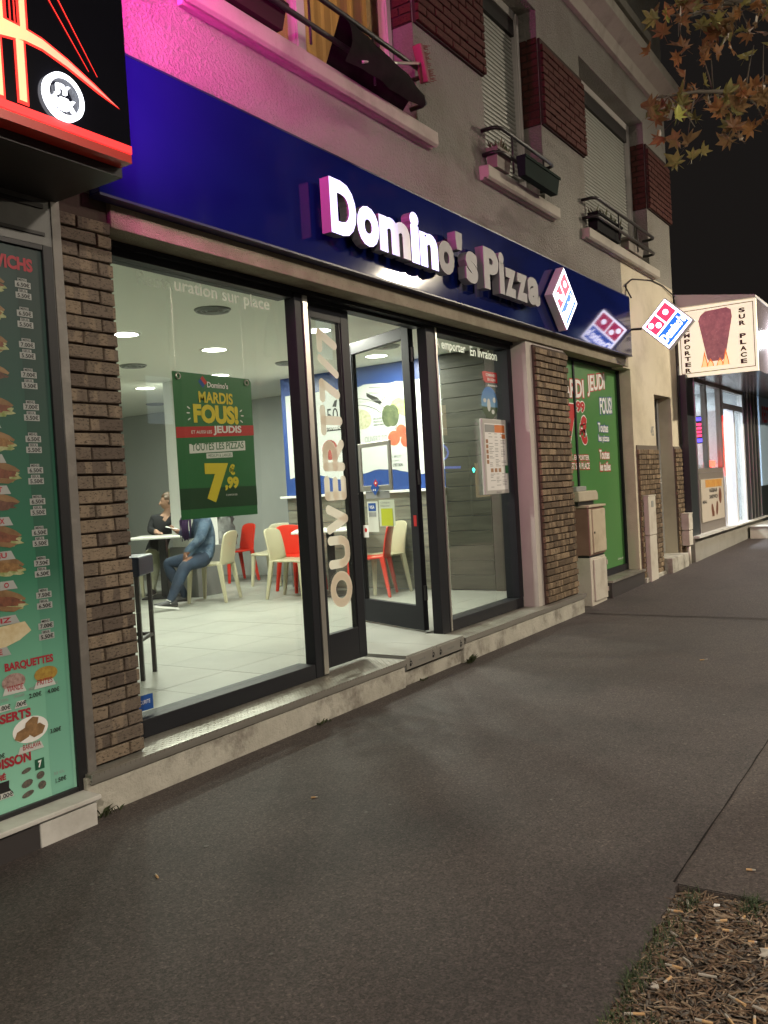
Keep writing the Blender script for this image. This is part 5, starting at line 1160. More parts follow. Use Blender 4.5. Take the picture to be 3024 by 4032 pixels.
# --- person in the denim jacket, sitting side-on on the near chair
loc = (7.32, 7.38, zf + .001); J = {}; B = []
J['pelvis'] = ((7.32, 7.34, .74), (.155, .125)); J['waist'] = ((7.335, 7.32, .90), (.15, .115)); J['chest'] = ((7.31, 7.33, 1.08), (.165, .12)); J['neckb'] = ((7.295, 7.37, 1.23), (.085, .07)); J['neck'] = ((7.29, 7.395, 1.30), .05); J['headb'] = ((7.285, 7.41, 1.355), .05)
B += [('pelvis', 'waist'), ('waist', 'chest'), ('chest', 'neckb'), ('neckb', 'neck'), ('neck', 'headb')]
J['hipn'] = ((7.20, 7.27, .715), (.105, .10)); J['kneen'] = ((6.90, 7.235, .685), (.078, .075)); J['calfn'] = ((6.80, 7.255, .53), (.070, .066)); J['ankn'] = ((6.70, 7.285, .335), .047); J['footn'] = ((6.665, 7.295, .285), .035)
J['hipf'] = ((7.29, 7.44, .715), (.105, .10)); J['kneef'] = ((7.03, 7.69, .70), (.078, .075)); J['calff'] = ((7.09, 7.65, .52), (.068, .064)); J['ankf'] = ((7.18, 7.57, .315), .046); J['footf'] = ((7.155, 7.60, .27), .035)
B += [('pelvis', 'hipn'), ('hipn', 'kneen'), ('kneen', 'calfn'), ('calfn', 'ankn'), ('ankn', 'footn'), ('pelvis', 'hipf'), ('hipf', 'kneef'), ('kneef', 'calff'), ('calff', 'ankf'), ('ankf', 'footf')]
J['shn'] = ((7.20, 7.19, 1.165), (.078, .075)); J['eln'] = ((7.075, 7.165, .96), (.063, .06)); J['wrn'] = ((6.965, 7.255, .845), .042); B += [('chest', 'shn'), ('shn', 'eln'), ('eln', 'wrn')]
J['shf'] = ((7.41, 7.49, 1.165), (.078, .075)); J['elf'] = ((7.43, 7.65, .98), (.058, .056)); J['wrf'] = ((7.285, 7.69, 1.03), .038); B += [('chest', 'shf'), ('shf', 'elf'), ('elf', 'wrf')]
hand_chain(J, B, 'wrn', J['wrn'][0], (6.94, 7.285, .79), (-.03, .02, -1), (.3, .95, 0)); hand_chain(J, B, 'wrf', J['wrf'][0], (7.27, 7.745, 1.055), (-.2, .8, .5), (.9, .3, 0))
def rule(p):
    if p.z > 1.33: return 2
    if (p - V3(6.94, 7.285, .765)).length < .085 and p.z < .83: return 2
    if (p - V3(7.265, 7.77, 1.07)).length < .085: return 2
    if p.z > .80 and not (p.x < 7.06 and p.z < .80): return 1
    if p.z > .745 and (p - V3(7.35, 7.34, .8)).length < .22: return 1
    return 0
pd, ob = body('person', 'seated person in blue denim jacket, jeans and black trainers, head behind the poster', J, B, [((7.28, 7.425, 1.445), (-.5, .83, -.1), 1.0)], [m_jeans, m_denim, m_skin2], rule, loc)
hair(pd, (7.28, 7.425, 1.445), (-.5, .83, -.1), 1.0, m_hair_d, 'long')
b = MB(); r = random.Random(12)
for i in range(46):
    a = r.uniform(-1, 1); q = r.random(); p0 = Vector((7.28, 7.425, 1.42)) + Vector((.83, .5, 0)) * (.07 * a) + Vector((-.5, .83, 0)) * (-.03 + .04 * q)
    p3 = Vector((7.205 + .055 * a + r.uniform(-.03, .03), 7.53 + .02 * a + r.uniform(-.045, .045), r.uniform(.93, 1.0))); p1 = p0 + Vector((-.045, .065, -.09)); p2 = p3 + Vector((r.uniform(-.015, .015), r.uniform(-.015, .015), .2))
    b.tube([p0, p1, (p1 + p2) / 2 + Vector((r.uniform(-.01, .01), r.uniform(-.01, .01), 0)), p2, p3], [.009, .009, .008, .008, .004], 5)
b.build('braids', m_purple, pd, smooth=True)
ph = thing('phone', 'pale phone held up in the hand of the person in the denim jacket', 'phone', (7.25, 7.80, 1.09))
MB().obox((7.25, 7.80, 1.092), (-.55, .80, .25), (.82, .57, 0), (-.14, .2, -.97), .070, .034, .004).build('case', m_w_print, ph, bevel=.003)
shoe(pd, (6.735, 7.275, .213), (6.52, 7.34, .262)); shoe(pd, (7.215, 7.555, .213), (7.05, 7.69, .213))
b = MB()
for z, a in ((.06, 1), (.085, 1)): b.tube([(6.665, 7.255, .225 + z), (6.645, 7.30, .225 + z + .02), (6.665, 7.345, .225 + z)], .005, 5)
b.build('laces', m_sole, pd)
# --- woman in black, facing the table, head turned to her right
loc = (8.02, 8.86, zf + .001); J = {}; B = []
J['pelvis'] = ((7.93, 8.93, .73), (.15, .12)); J['waist'] = ((8.02, 8.86, .90), (.135, .11)); J['chest'] = ((8.06, 8.80, 1.09), (.155, .115)); J['neckb'] = ((8.085, 8.77, 1.235), (.075, .065)); J['neck'] = ((8.09, 8.755, 1.295), .047); J['headb'] = ((8.09, 8.745, 1.35), .047)
B += [('pelvis', 'waist'), ('waist', 'chest'), ('chest', 'neckb'), ('neckb', 'neck'), ('neck', 'headb')]
for s_, hp, kn, ca, an in (('l', (7.85, 8.87, .72), (7.72, 8.64, .72), (7.70, 8.64, .53), (7.66, 8.66, .315)), ('r', (7.98, 8.80, .72), (7.86, 8.45, .72), (7.84, 8.46, .53), (7.80, 8.52, .315))):
    J['hip' + s_] = (hp, (.10, .095)); J['kn' + s_] = (kn, .078); J['ca' + s_] = (ca, .068); J['an' + s_] = (an, .046); J['ft' + s_] = ((an[0] - .03, an[1] - .02, .265), .034)
    B += [('pelvis', 'hip' + s_), ('hip' + s_, 'kn' + s_), ('kn' + s_, 'ca' + s_), ('ca' + s_, 'an' + s_), ('an' + s_, 'ft' + s_)]
J['shl'] = ((7.985, 8.93, 1.185), (.068, .066)); J['ell'] = ((7.90, 8.90, 1.03), (.052, .05)); J['wrl'] = ((7.82, 8.70, 1.025), .036); J['shr'] = ((8.15, 8.64, 1.185), (.068, .066)); J['elr'] = ((8.12, 8.52, 1.03), (.052, .05)); J['wrr'] = ((7.95, 8.46, 1.045), .036)
B += [('chest', 'shl'), ('shl', 'ell'), ('ell', 'wrl'), ('chest', 'shr'), ('shr', 'elr'), ('elr', 'wrr')]
hand_chain(J, B, 'wrl', J['wrl'][0], (7.80, 8.65, 1.012), (-.3, -.95, 0), (.9, -.3, 0)); hand_chain(J, B, 'wrr', J['wrr'][0], (7.91, 8.45, 1.06), (-.95, -.1, .2), (0, 1, 0))
def rule(p):
    if p.z > 1.255: return 2
    d = (p - V3(8.085, 8.77, 1.235)); fr_ = d.dot(V3(-.8, -.6, 0))
    if p.z > 1.15 and fr_ > .03 and abs(d.dot(V3(.6, -.8, 0))) < .055 * (p.z - 1.14) / .1: return 2
    if (p - V3(7.795, 8.635, 1.01)).length < .085 or (p - V3(7.895, 8.45, 1.06)).length < .085: return 2
    return 1 if p.z > .80 or (p - V3(7.95, 8.92, .8)).length < .17 else 0
hc, lk = (8.085, 8.745, 1.405), (-.72, .62, .03)
pw_, ob = body('person', 'seated woman in a black cardigan and pale trousers looking away over her shoulder', J, B, [(hc, lk, .96)], [m_khaki, m_blackknit, m_skin], rule, loc)
hair(pw_, hc, lk, .98, m_hair, 'short'); shoe(pw_, (7.68, 8.67, .213), (7.50, 8.56, .213)); shoe(pw_, (7.83, 8.54, .213), (7.66, 8.43, .213))
# --- grey coat with a fur collar thrown over the red chair
gc = MB(); r = random.Random(8); nu, nv = 18, 12
for j in range(nv + 1):
    for i in range(nu):
        t, v = 2 * math.pi * i / nu, j / nv; rr = (.19 - .05 * v + .03 * math.sin(t * 3 + v * 9) + .02 * math.sin(t * 7 - v * 14)) * (1.0 if v < .95 else .5)
        gc.v.append((9.10 + rr * 1.05 * math.cos(t) + .06 * v, 8.78 + rr * .9 * math.sin(t), .672 + .50 * v + .02 * math.sin(t * 2)))
for j in range(nv):
    for i in range(nu): gc.f.append((j * nu + i, j * nu + (i + 1) % nu, (j + 1) * nu + (i + 1) % nu, (j + 1) * nu + i))
gc.f += [tuple(reversed(range(nu))), tuple(nv * nu + i for i in range(nu))]; gc.m = [0] * len(gc.f)
gt_ = thing('coat', 'bulky grey coat with a dark fur trim heaped on the red chair', 'coat', (9.1, 8.75, .672)); gc.build('cloth', mat('grey_cloth', (.14, .14, .135), .85, var=(.28, .28, .27), vscale=14, bump=.5, bscale=60, bdist=.01), gt_, smooth=True)
fu = MB()
for i in range(500):
    t, ph = r.uniform(0, 6.28), r.uniform(0, 6.28); c = Vector((9.16 + .13 * math.cos(t), 8.78 + .11 * math.sin(t), 1.17)); d = Vector((math.cos(ph) * math.cos(t), math.cos(ph) * math.sin(t), math.sin(ph))); p = c + d * .02; q = Vector((-math.sin(t), math.cos(t), 0)) * .004; fu.poly([p - q, p + q, p + d * r.uniform(.03, .05) + Vector((0, 0, -.008))])
tag(fu.build('fur_trim', m_hair_d, gt_), kind='stuff')
# ------------------------------------------------------------------ kebab restaurant next door
kb = thing('kebab_restaurant', 'single storey kebab restaurant with lit glass front and open white door', 'restaurant', (15.5, 3.3, .08))
m_kdark = mat('charcoal_frame', (.028, .034, .036), .4); m_kgrey = mat('taupe_panel', (.20, .175, .155), .5); m_kbase = mat('base_render', (.26, .25, .22), .8, var=(.33, .31, .27), vscale=2, dirt=((.14, .13, .11), 2, .6))
MB().box(13.0, 3.22, -.05, 18.6, 3.60, .43).build('base_wall', m_kbase, kb); MB().box(12.99, 3.15, .4305, 15.45, 3.62, .462).box(15.4505, 3.15, .4305, 18.6, 3.62, .455).build('base_ledge', m_white_stone, kb)
MB().box(12.98, 3.235, .4625, 13.40, 3.34, 2.80).build('corner_pilaster', m_kdark, kb, bevel=.004); MB().box(13.402, 3.228, .4625, 13.44, 3.30, 2.80).build('corner_trim', m_alu, kb)
f = MB()
for x0, x1 in ((13.45, 13.54), (14.19, 14.27), (15.18, 15.28)): f.box(x0, 3.25, 1.44, x1, 3.33, 2.80)
f.box(13.45, 3.252, 2.74, 18.2, 3.34, 2.81); f.box(13.54, 3.254, 1.38, 15.18, 3.33, 1.44); f.build('window_frame', m_kgrey, kb)
MB().box(13.45, 3.26, .4625, 15.24, 3.33, 1.379).build('lower_panel', m_kgrey, kb, bevel=.004)
MB().box(13.54, 3.288, 1.44, 15.18, 3.294, 2.74).build('pane', m_glass, kb)
lp = MB().box(13.62, 3.246, .62, 15.12, 3.2595, 1.27).build('menu_board', mat('menu_cream', (.50, .44, .36), .5), kb)
O = (0, 3.246, 0); b = MB(); flat(b, rect(13.9, 1.14, 15.0, 1.26), O, X_, Z_, .001); b.build('board_heading', mat('orange_glow_print', (.55, .22, .05), .4, var=(.65, .4, .12), vscale=8), lp)  # orange reflection of the fire, painted across the top of the board
b = MB(); flat(b, ell(14.85, .99, .10, .13, 16), O, X_, Z_, .001); flat(b, ell(14.30, .78, .07, .11, 12, .5), O, X_, Z_, .001); flat(b, ell(14.60, .80, .07, .12, 12, -.4), O, X_, Z_, .001); flat(b, rect(14.25, .68, 14.4, .76), O, X_, Z_, .0012); b.build('food_print', m_meat, lp)
lettering(lp, 'KEBAB', (14.15, 3.246, 1.06), X_, Z_, .5, .06, m_k_print, .001, .03); lettering(lp, 'SANDWICH', (14.12, 3.246, .96), X_, Z_, .55, .06, m_k_print, .001, .03); lettering(lp, 'MENU', (13.68, 3.246, .9), X_, Z_, .25, .05, m_k_print, .001, .03)
# open white door and its frame
m_lit_w = mat('lit_white_frame', (.78, .78, .8), .35)
f = MB(); f.box(15.30, 3.25, .456, 15.40, 3.34, 2.74); f.box(15.40, 3.255, 2.42, 16.95, 3.34, 2.52); f.box(16.95, 3.25, .456, 17.05, 3.34, 2.74); f.box(16.16, 3.25, .456, 16.26, 3.34, 2.42); f.build('door_frame', m_lit_w, kb)
MB().box(16.26, 3.29, .47, 16.95, 3.296, 2.42).box(15.40, 3.29, 2.52, 16.95, 3.296, 2.74).build('pane', m_glass, kb)
f = MB(); f.box(15.42, 3.34, .47, 15.50, 4.10, 2.41); f.build('door_leaf', m_lit_w, kb)
f = MB(); r = random.Random(2)
for i in range(7): f.box(17.07 + i * .16, 3.22 + .03 * (i % 2), .456, 17.21 + i * .16, 3.30, 2.80)
f.build('folded_shutter', m_kdark, kb)
f = MB()
for i in range(7): f.box(17.20 + i * .16, 3.205 + .03 * (i % 2), .47, 17.222 + i * .16, 3.2195 + .03 * (i % 2), 2.78)
f.build('shutter_trim', m_alu, kb)
bl = MB().box(18.30, 3.20, 1.05, 21.5, 3.26, 2.95).build('blue_panel', mat('pale_blue_panel', (.40, .55, .70), .4), kb); lettering(bl, 'RESTAURANT', (18.55, 3.20, 2.28), X_, Z_, 2.2, .34, m_r_print, .004, .03)
MB().box(18.30, 3.22, .2, 21.5, 3.30, 1.049).build('lower_panel', m_kdark, kb)
# room behind
MB().box(13.3, 7.2, .4, 18.4, 7.3, 2.95).box(13.2, 3.35, .4, 13.3, 7.3, 2.95).box(18.3, 3.35, .4, 18.4, 7.3, 2.95).box(13.2, 3.35, 2.95, 18.4, 7.3, 3.05).box(13.3, 3.62, .40, 18.3, 7.2, .452).build('room_shell', mat('kebab_white', (.72, .74, .76), .5), kb)
ct = MB().box(13.6, 4.3, .455, 15.1, 5.0, 1.45).build('counter', m_lit_w, kb); MB().box(13.7, 4.25, 1.46, 14.9, 4.9, 1.86).build('display_glass', m_glass, ct)
for i, cc in enumerate(((.5, .1, .05), (.1, .3, .1), (.55, .4, .1), (.1, .15, .4), (.5, .5, .5), (.4, .1, .3))): MB().box(13.8 + i * .6, 7.14, 1.4 + .3 * (i % 3), 14.25 + i * .6, 7.195, 1.75 + .3 * (i % 3)).build('wall_picture', mat('picture_%d' % i, cc, .5), kb)
ld = bpy.data.lights.new('room_tube', 'AREA'); ld.shape = 'RECTANGLE'; ld.size = 3.6; ld.size_y = .3; ld.energy = 420; ld.color = (.86, .93, 1.0); lo_ = bpy.data.objects.new('room_tube', ld); C.objects.link(lo_); lo_.location = (15.8, 4.9, 2.915)
MB().box(14.0, 4.75, 2.925, 17.6, 5.05, 2.949).build('ceiling_tube', emit('cold_tube', (.88, .94, 1), 6), kb)
hp = thing('grill_heater', 'red glowing grill heater behind the kebab shop window', 'grill', (14.95, 3.5, 1.44)); MB().box(14.75, 3.42, 1.441, 15.15, 3.9, 1.50).build('tray', m_alu, hp); MB().box(14.7, 3.36, 1.46, 15.15, 3.45, 1.56).build('element', emit('red_heat', (1, .05, .03), 16), hp)
MB().box(15.285, 3.243, 1.30, 15.296, 3.2495, 2.3).build('red_tube', emit('red_tube', (1, .03, .02), 3.5), hp)
le = thing('open_board', 'small red and blue lit open board hanging in the kebab shop window', 'lit board', (14.5, 3.36, 2.0)); MB().box(14.485, 3.36, 1.84, 14.51, 3.66, 2.28).build('board', m_black, le)
Ol = (14.485, 0, 0); Ul = (0, -1, 0)
for z0 in (1.86, 2.20): flat(MB(), rect(-3.645, z0, -3.375, z0 + .06), Ol, Ul, Z_, .002).build('blue_light', bpy.data.materials.get('blue_led') or emit('blue_led', (.12, .08, 1), 4), le)
for i in range(4): flat(MB(), rect(-3.62, 1.945 + i * .06, -3.40, 1.985 + i * .06), Ol, Ul, Z_, .002).build('red_light', bpy.data.materials.get('red_led') or emit('red_led', (1, .05, .16), 4), le)
for i in range(2): MB().tube([(14.4975, 3.40 + i * .2, 2.28), (14.4975, 3.40 + i * .2, 2.74)], .003, 4).build('cord', m_black, le)
# awning box: end panel is the painted sign
m_cream = emit('backlit_cream', (1.0, .88, .66), .72); m_aw_red = mat('awning_red', (.17, .14, .145), .18, spec=.5)
aw = thing('kebab_awning', 'boxy awning whose cream end panel shows a meat cone and reads sur place', 'awning', (15, 2.8, 2.77))
MB().prism([(13.16, 3.355, 2.79), (13.16, 2.29, 2.765), (13.16, 2.27, 3.75), (13.16, 3.355, 3.90)], (8.0, 0, 0)).build('awning_box', m_aw_red, aw)
MB().prism([(13.05, 3.356, 3.78), (13.05, 2.262, 3.76), (13.05, 2.262, 3.795), (13.05, 3.356, 3.97)], (8.1, 0, 0)).build('roof_edge', m_pvc, aw)
ep = MB().prism([(13.10, 3.345, 2.77), (13.10, 2.275, 2.755), (13.10, 2.27, 3.752), (13.10, 3.345, 3.772)], (.055, 0, 0)).build('end_panel', m_cream, aw)
Of, Uf = (13.10, 0, 0), (0, -1, 0)
b = MB()
for q in (rect(-3.315, 2.815, -2.305, 2.825), rect(-3.315, 3.71, -2.305, 3.72), rect(-3.315, 2.825, -3.305, 3.71), rect(-2.315, 2.825, -2.305, 3.71)): flat(b, q, Of, Uf, Z_, .001)
b.build('border_line', mat('border_brown', (.12, .07, .05), .5), ep)
m_cone = mat('cone_print', (.42, .17, .18), .6, var=(.20, .07, .09), vscale=14, speck=((.5, .3, .3), 40, .2), emis=(.62, .20, .24), estr=.30); cone = [(-3.02, 3.62), (-2.95, 3.675), (-2.66, 3.69), (-2.60, 3.65), (-2.59, 3.55), (-2.70, 3.0), (-2.74, 2.955), (-2.92, 2.955), (-2.95, 3.0), (-3.05, 3.55)][::-1]
flat(MB(), cone, Of, Uf, Z_, .001).build('cone_print', m_cone, ep)
for nm_, col_, sc in (('flame_print', (.90, .22, .06), 1.0), ('flame_print', (1.0, .72, .34), .68)):
    b = MB()
    for cx, hgt in ((-2.99, .23), (-2.91, .11), (-2.78, .11), (-2.70, .23)):
        flat(b, [(cx - .05 * sc, 2.885), (cx + .05 * sc, 2.885), (cx + .045 * sc, 2.93), (cx + .005, 2.89 + hgt * sc), (cx - .03 * sc, 2.94)], Of, Uf, Z_, .002 if sc == 1 else .003)
    b.build(nm_, emit(nm_ + str(sc), col_, .7), ep)
m_let_b = mat('sign_brown_letter', (.07, .025, .02), .5)
for word, ya, zt, zb in (('A EMPORTER', -3.26, 3.66, 2.82), ('SUR PLACE', -2.50, 3.66, 2.86)):
    n = len(word); h = (zt - zb) / n; b = MB()
    for i, ch in enumerate(word):
        if ch != ' ': put_text(b, ch, (13.10, -ya, zt - (i + 1) * h + h * .14), Uf, Z_, .085, h * .74, .001, .05)
    b.build('lettering', m_let_b, ep)
MB().box(13.0, 3.35, 2.96, 21.5, 8, 3.9).prism([(13.0, 3.4, 3.9), (13.0, 8, 3.9), (13.0, 5.6, 4.5)], (8.5, 0, 0)).build('roof', m_mortar_d, kb)
# floodlight on the awning front, beige step on the pavement
fd = thing('floodlight', 'dazzling white floodlight on the front of the kebab awning', 'floodlight', (14.4, 2.2, 3.35)); MB().box(14.3, 2.11, 3.24, 14.62, 2.262, 3.48).build('housing', m_alu, fd, bevel=.006); MB().box(14.292, 2.13, 3.27, 14.2995, 2.25, 3.45).box(14.33, 2.10, 3.27, 14.59, 2.109, 3.45).build('lens', emit('flood_lens', (.9, .95, 1.0), 30), fd)
ld = bpy.data.lights.new('flood_glow', 'AREA'); ld.shape = 'RECTANGLE'; ld.size = .25; ld.size_y = .17; ld.energy = 55; ld.color = (.9, .95, 1); lo_ = bpy.data.objects.new('flood_glow', ld); C.objects.link(lo_); lo_.location = (14.3, 2.02, 3.3); lo_.rotation_euler = (R(60), 0, R(20))
bk = thing('wooden_step', 'low beige step block standing on the pavement before the kebab shop', 'step block', (17.5, 2.9, gz(17.5)))
MB().box(16.75, 2.72, gz(17.5) - .01, 18.7, 3.18, .335).build('block', mat('beige_block', (.5, .46, .38), .7, var=(.58, .54, .45), vscale=4), bk, bevel=.01); MB().box(16.73, 2.70, .336, 18.72, 3.18, .362).build('top_board', m_white_stone, bk, bevel=.005)

# ------------------------------------------------------------------ street lamps (both stand outside the frame)
def street_lamp(label, x, y, h, head, energy, col_, tilt):
    t = thing('street_lamp', label, 'street lamp', (x, y, 0), 0, 'street lamps along the kerb')
    MB().tube([(x, y, 0), (x, y, h - .4), (x, y + .1, h - .1), (x + (head[0] - x) * .5, y + (head[1] - y) * .5, h + .08), head], [.09, .06, .055, .05, .045], 10).build('pole', m_blackmetal, t, smooth=True)
    hx, hy, hz = head; MB().box(hx - .35, hy - .13, hz - .02, hx + .35, hy + .13, hz + .10).build('lantern', m_steel_old, t, bevel=.02); MB().box(hx - .3, hy - .1, hz - .03, hx + .3, hy + .1, hz - .0205).build('lens', emit('street_lens' + str(energy), col_, 25), t)
    ld = bpy.data.lights.new('street_bulb', 'AREA'); ld.shape = 'RECTANGLE'; ld.size = .5; ld.size_y = .18; ld.energy = energy; ld.color = col_; lo_ = bpy.data.objects.new('street_bulb', ld); C.objects.link(lo_); lo_.parent = t; lo_.location = Vector((hx, hy, hz - .04)) - Vector((x, y, 0)); lo_.rotation_euler = tilt
street_lamp('street lamp whose head hangs over the pavement under the tree', 9.0, -2.2, 8.3, (9.0, .2, 8.4), 34, (1.0, .90, .72), (R(15), 0, 0))
street_lamp('street lamp far back along the road past the snack bar', -3.5, -4.6, 5.2, (-3.5, -3.6, 5.3), 1150, (1.0, .87, .72), (R(8), R(-15), 0))
street_lamp('street lamp standing behind the photographer at the kerb', 5.0, -4.6, 5.2, (5.0, -3.6, 5.3), 330, (1.0, .87, .72), (R(6), 0, 0))
street_lamp('street lamp across the road facing the house door', 14.9, -3.6, 5.5, (14.9, -2.6, 5.67), 1700, (1.0, .87, .66), (R(8), R(12), 0))
def signal(label, x, y, lenses):
    t = thing('traffic_signal', label, 'traffic signal', (x, y, -.13), 0, 'signals across the road')
    MB().tube([(x, y - .1, -.13), (x, y - .1, 2.6)], .05, 8).build('pole', m_blackmetal, t, smooth=True)
    for z, rr, cname, cc in lenses:
        MB().box(x - .12, y - .05, z - .14, x + .12, y + .03, z + .14).build('housing', m_black, t, bevel=.01); MB().cyl((x, y + .0302, z), (x, y + .034, z), rr, n=14).build('lens', bpy.data.materials.get(cname) or emit(cname, cc, 22), t)
signal('traffic signal across the road showing green with a low repeater', 15.43, -6, ((2.14, .08, 'signal_green', (.05, 1, .7)), (1.23, .06, 'signal_green', (.05, 1, .7))))
signal('traffic signal across the road showing red', 16.1, -6, ((1.94, .06, 'signal_red', (1, .06, .03)),))
signal('pedestrian signal across the road showing green', 25.4, -6, ((1.86, .08, 'signal_green', (.05, 1, .7)),))
# ------------------------------------------------------------------ far side of the road: only seen as reflections in the shop glass
ob_ = thing('opposite_building', 'long dark building across the road with a few lit windows and a blue oval sign', 'building', (25, -14, -.13))
MB().box(-10, -16, -.13, 60, -14, 12).build('wall', mat('far_wall', (.2, .19, .17), .9), ob_)
r = random.Random(44); m_fw = [emit('far_window_warm', (1, .68, .35), .7), emit('far_window_cool', (.7, .85, 1), .6)]
for i in range(22):
    for j in range(3):
        if r.random() < .26: box('window', (-8 + i * 3, -13.995, 3.9 + j * 2.9, -6.8 + i * 3, -13.97, 5.4 + j * 2.9), r.choice(m_fw), ob_)
for x0, x1, m_ in ((41, 43, 0),): box('shop_window', (x0, -13.995, .7, x1, -13.97, 2.5), m_fw[m_], ob_)
m_bl = emit('far_blue', (.14, .24, 1), 1.8); MB().tube([(37.1 + .95 * math.cos(t * math.pi / 14), -13.9, 3.05 + .42 * math.sin(t * math.pi / 14)) for t in range(29)], .05, 6).build('oval_sign', m_bl, ob_); box('blue_strip', (36.3, -13.98, 2.25, 39.4, -13.95, 2.36), m_bl, ob_)
# ------------------------------------------------------------------ plane tree, trunk outside the frame, branches reaching in
tr = thing('plane_tree', 'street plane tree in autumn colours hanging its branches over the pavement', 'tree', (9.8, -1.2, 0))
m_bark = mat('bark', (.09, .08, .06), .9, var=(.16, .14, .11), vscale=6, bump=.6, bscale=30)
MB().tube([(9.8, -1.2, -.1), (9.82, -1.2, 1.5), (9.78, -1.15, 3.0), (9.65, -1.05, 4.6), (9.7, -1.1, 6.5)], [.21, .17, .15, .11, .05], 12).build('trunk', m_bark, tr, smooth=True)
PTS = [(6.31, 1.72, 3.96), (7.18, 1.84, 4.32), (7.14, 1.74, 4.3), (6.61, 1.52, 4.11), (6.9, 1.55, 4.12), (6.89, 1.47, 4.03), (7.21, 1.41, 4.2), (7.4, 1.39, 4.18), (6.62, 1.18, 4.01), (6.57, 1.11, 3.88), (7.56, 1.23, 4.14), (7.11, 1.11, 4.06), (7.07, 1.83, 4.04), (6.32, 1.43, 3.72), (6.8, 1.6, 3.8), (7.29, 1.41, 3.96), (6.86, 1.07, 3.82), (7.32, 1.82, 4.27), (7.47, 1.52, 4.35), (6.53, 1.17, 3.79), (6.29, 1.57, 4.59), (6.92, 1.66, 4.83), (7.45, 1.65, 5.11), (6.83, 1.46, 4.7), (6.69, 1.34, 4.59), (6.96, 1.34, 4.64), (6.32, 1.51, 4.36), (6.55, 1.55, 4.41), (7.04, 1.26, 4.61), (7.17, 1.17, 4.52), (6.89, 1.06, 4.39), (6.81, 1.19, 4.68), (6.87, 1.08, 4.7), (6.9, 1.5, 4.47), (6.74, 1.39, 4.38), (6.35, 1.47, 4.61), (7.4, 1.53, 5.09), (7.13, 1.36, 4.9), (7.33, 1.23, 4.73), (6.83, 1.06, 4.56), (7.68, 1.42, 5.04), (7.2, 1.87, 5.02), (6.74, 1.04, 4.11), (6.95, 1.17, 4.19)]
def leaf_mesh(seed, m):
    r = random.Random(seed); L = []
    spec = [(-90, .12), (-62, .30), (-40, .62), (-22, .36), (0, .78), (18, .45), (42, .86), (60, .5), (78, .72), (90, 1.0)]
    right = [(a, q) for a, q in spec]; pts = []
    for a, q in right: pts.append((math.cos(R(a)) * q * r.uniform(.9, 1.1), math.sin(R(a)) * q * r.uniform(.95, 1.1)))
    left = [(-x * r.uniform(.85, 1.1), y) for x, y in reversed(pts[1:-1])]; pts += left
    curl = r.uniform(-1.0, .9); fold = r.uniform(.1, .9); v = [(0, 0, 0)] + [(x, y, fold * abs(x) ** 1.3 + curl * y * y * .5 + r.uniform(-.14, .14)) for x, y in pts]
    n = len(pts); fs = [(0, 1 + i, 1 + (i + 1) % n) for i in range(n)]
    st = len(v); v += [(-.012, -.1, 0), (.012, -.1, 0), (.03, -.75, -.12), (.01, -.75, -.12)]; fs.append((st, st + 1, st + 2, st + 3))
    me = bpy.data.meshes.new('leaf'); me.from_pydata(v, [], fs); me.materials.append(m); me.update(); return me
def leaf_mat(name, c1, c2):
    m = mat(name, c1, .55, var=c2, vscale=22); p = m.node_tree.nodes['Principled BSDF']; nt = m.node_tree
    ts = nt.nodes.new('ShaderNodeBsdfTranslucent'); ts.inputs[0].default_value = (*[x * 1.1 for x in c2], 1); mx = nt.nodes.new('ShaderNodeMixShader'); mx.inputs[0].default_value = .35
    nt.links.new(p.outputs[0], mx.inputs[1]); nt.links.new(ts.outputs[0], mx.inputs[2]); nt.links.new(mx.outputs[0], nt.nodes['Material Output'].inputs[0]); return m
LM = [leaf_mat('rust_leaf', (.15, .065, .03), (.23, .115, .05)), leaf_mat('brown_leaf', (.15, .088, .042), (.25, .155, .07)), leaf_mat('olive_leaf', (.13, .118, .036), (.26, .235, .08)), leaf_mat('orange_leaf', (.27, .11, .045), (.35, .18, .07)), leaf_mat('yellow_leaf', (.38, .38, .08), (.50, .52, .13))]
LMS = [[leaf_mesh(s_ * 7 + i, m) for s_ in range(6)] for i, m in enumerate(LM)]
r = random.Random(17); tb = MB(); base = Vector((8.2, .2, 4.6))
def limb(pts, rr): tb.tube(pts, rr, 7)
limb([(9.75, -1.1, 3.4), (8.6, .1, 4.1), (7.8, .7, 4.15), (7.2, 1.25, 4.25), (6.7, 1.5, 4.15), (6.25, 1.66, 4.0)], [.07, .045, .03, .02, .012, .005]); limb([(9.65, -1.0, 4.6), (8.6, .1, 4.9), (7.7, .8, 4.95), (7.2, 1.3, 4.95), (6.7, 1.5, 4.7), (6.3, 1.55, 4.55)], [.07, .045, .03, .02, .012, .005]); limb([(7.5, .95, 4.2), (7.0, 1.1, 4.1), (6.6, 1.15, 3.95)], [.03, .015, .006])
def near_branch(p):
    best = None
    for a in ((7.5, 1.0, 4.22), (7.2, 1.25, 4.25), (6.9, 1.42, 4.2), (6.7, 1.5, 4.15), (6.4, 1.61, 4.05), (7.5, 1.0, 4.95), (7.2, 1.3, 4.95), (6.95, 1.4, 4.85), (6.7, 1.5, 4.7), (6.45, 1.53, 4.6), (7.0, 1.1, 4.1), (6.7, 1.14, 4.0)):
        d = (Vector(a) - p).length
        if best is None or d < best[0]: best = (d, Vector(a))
    return best[1]
cnt = 0
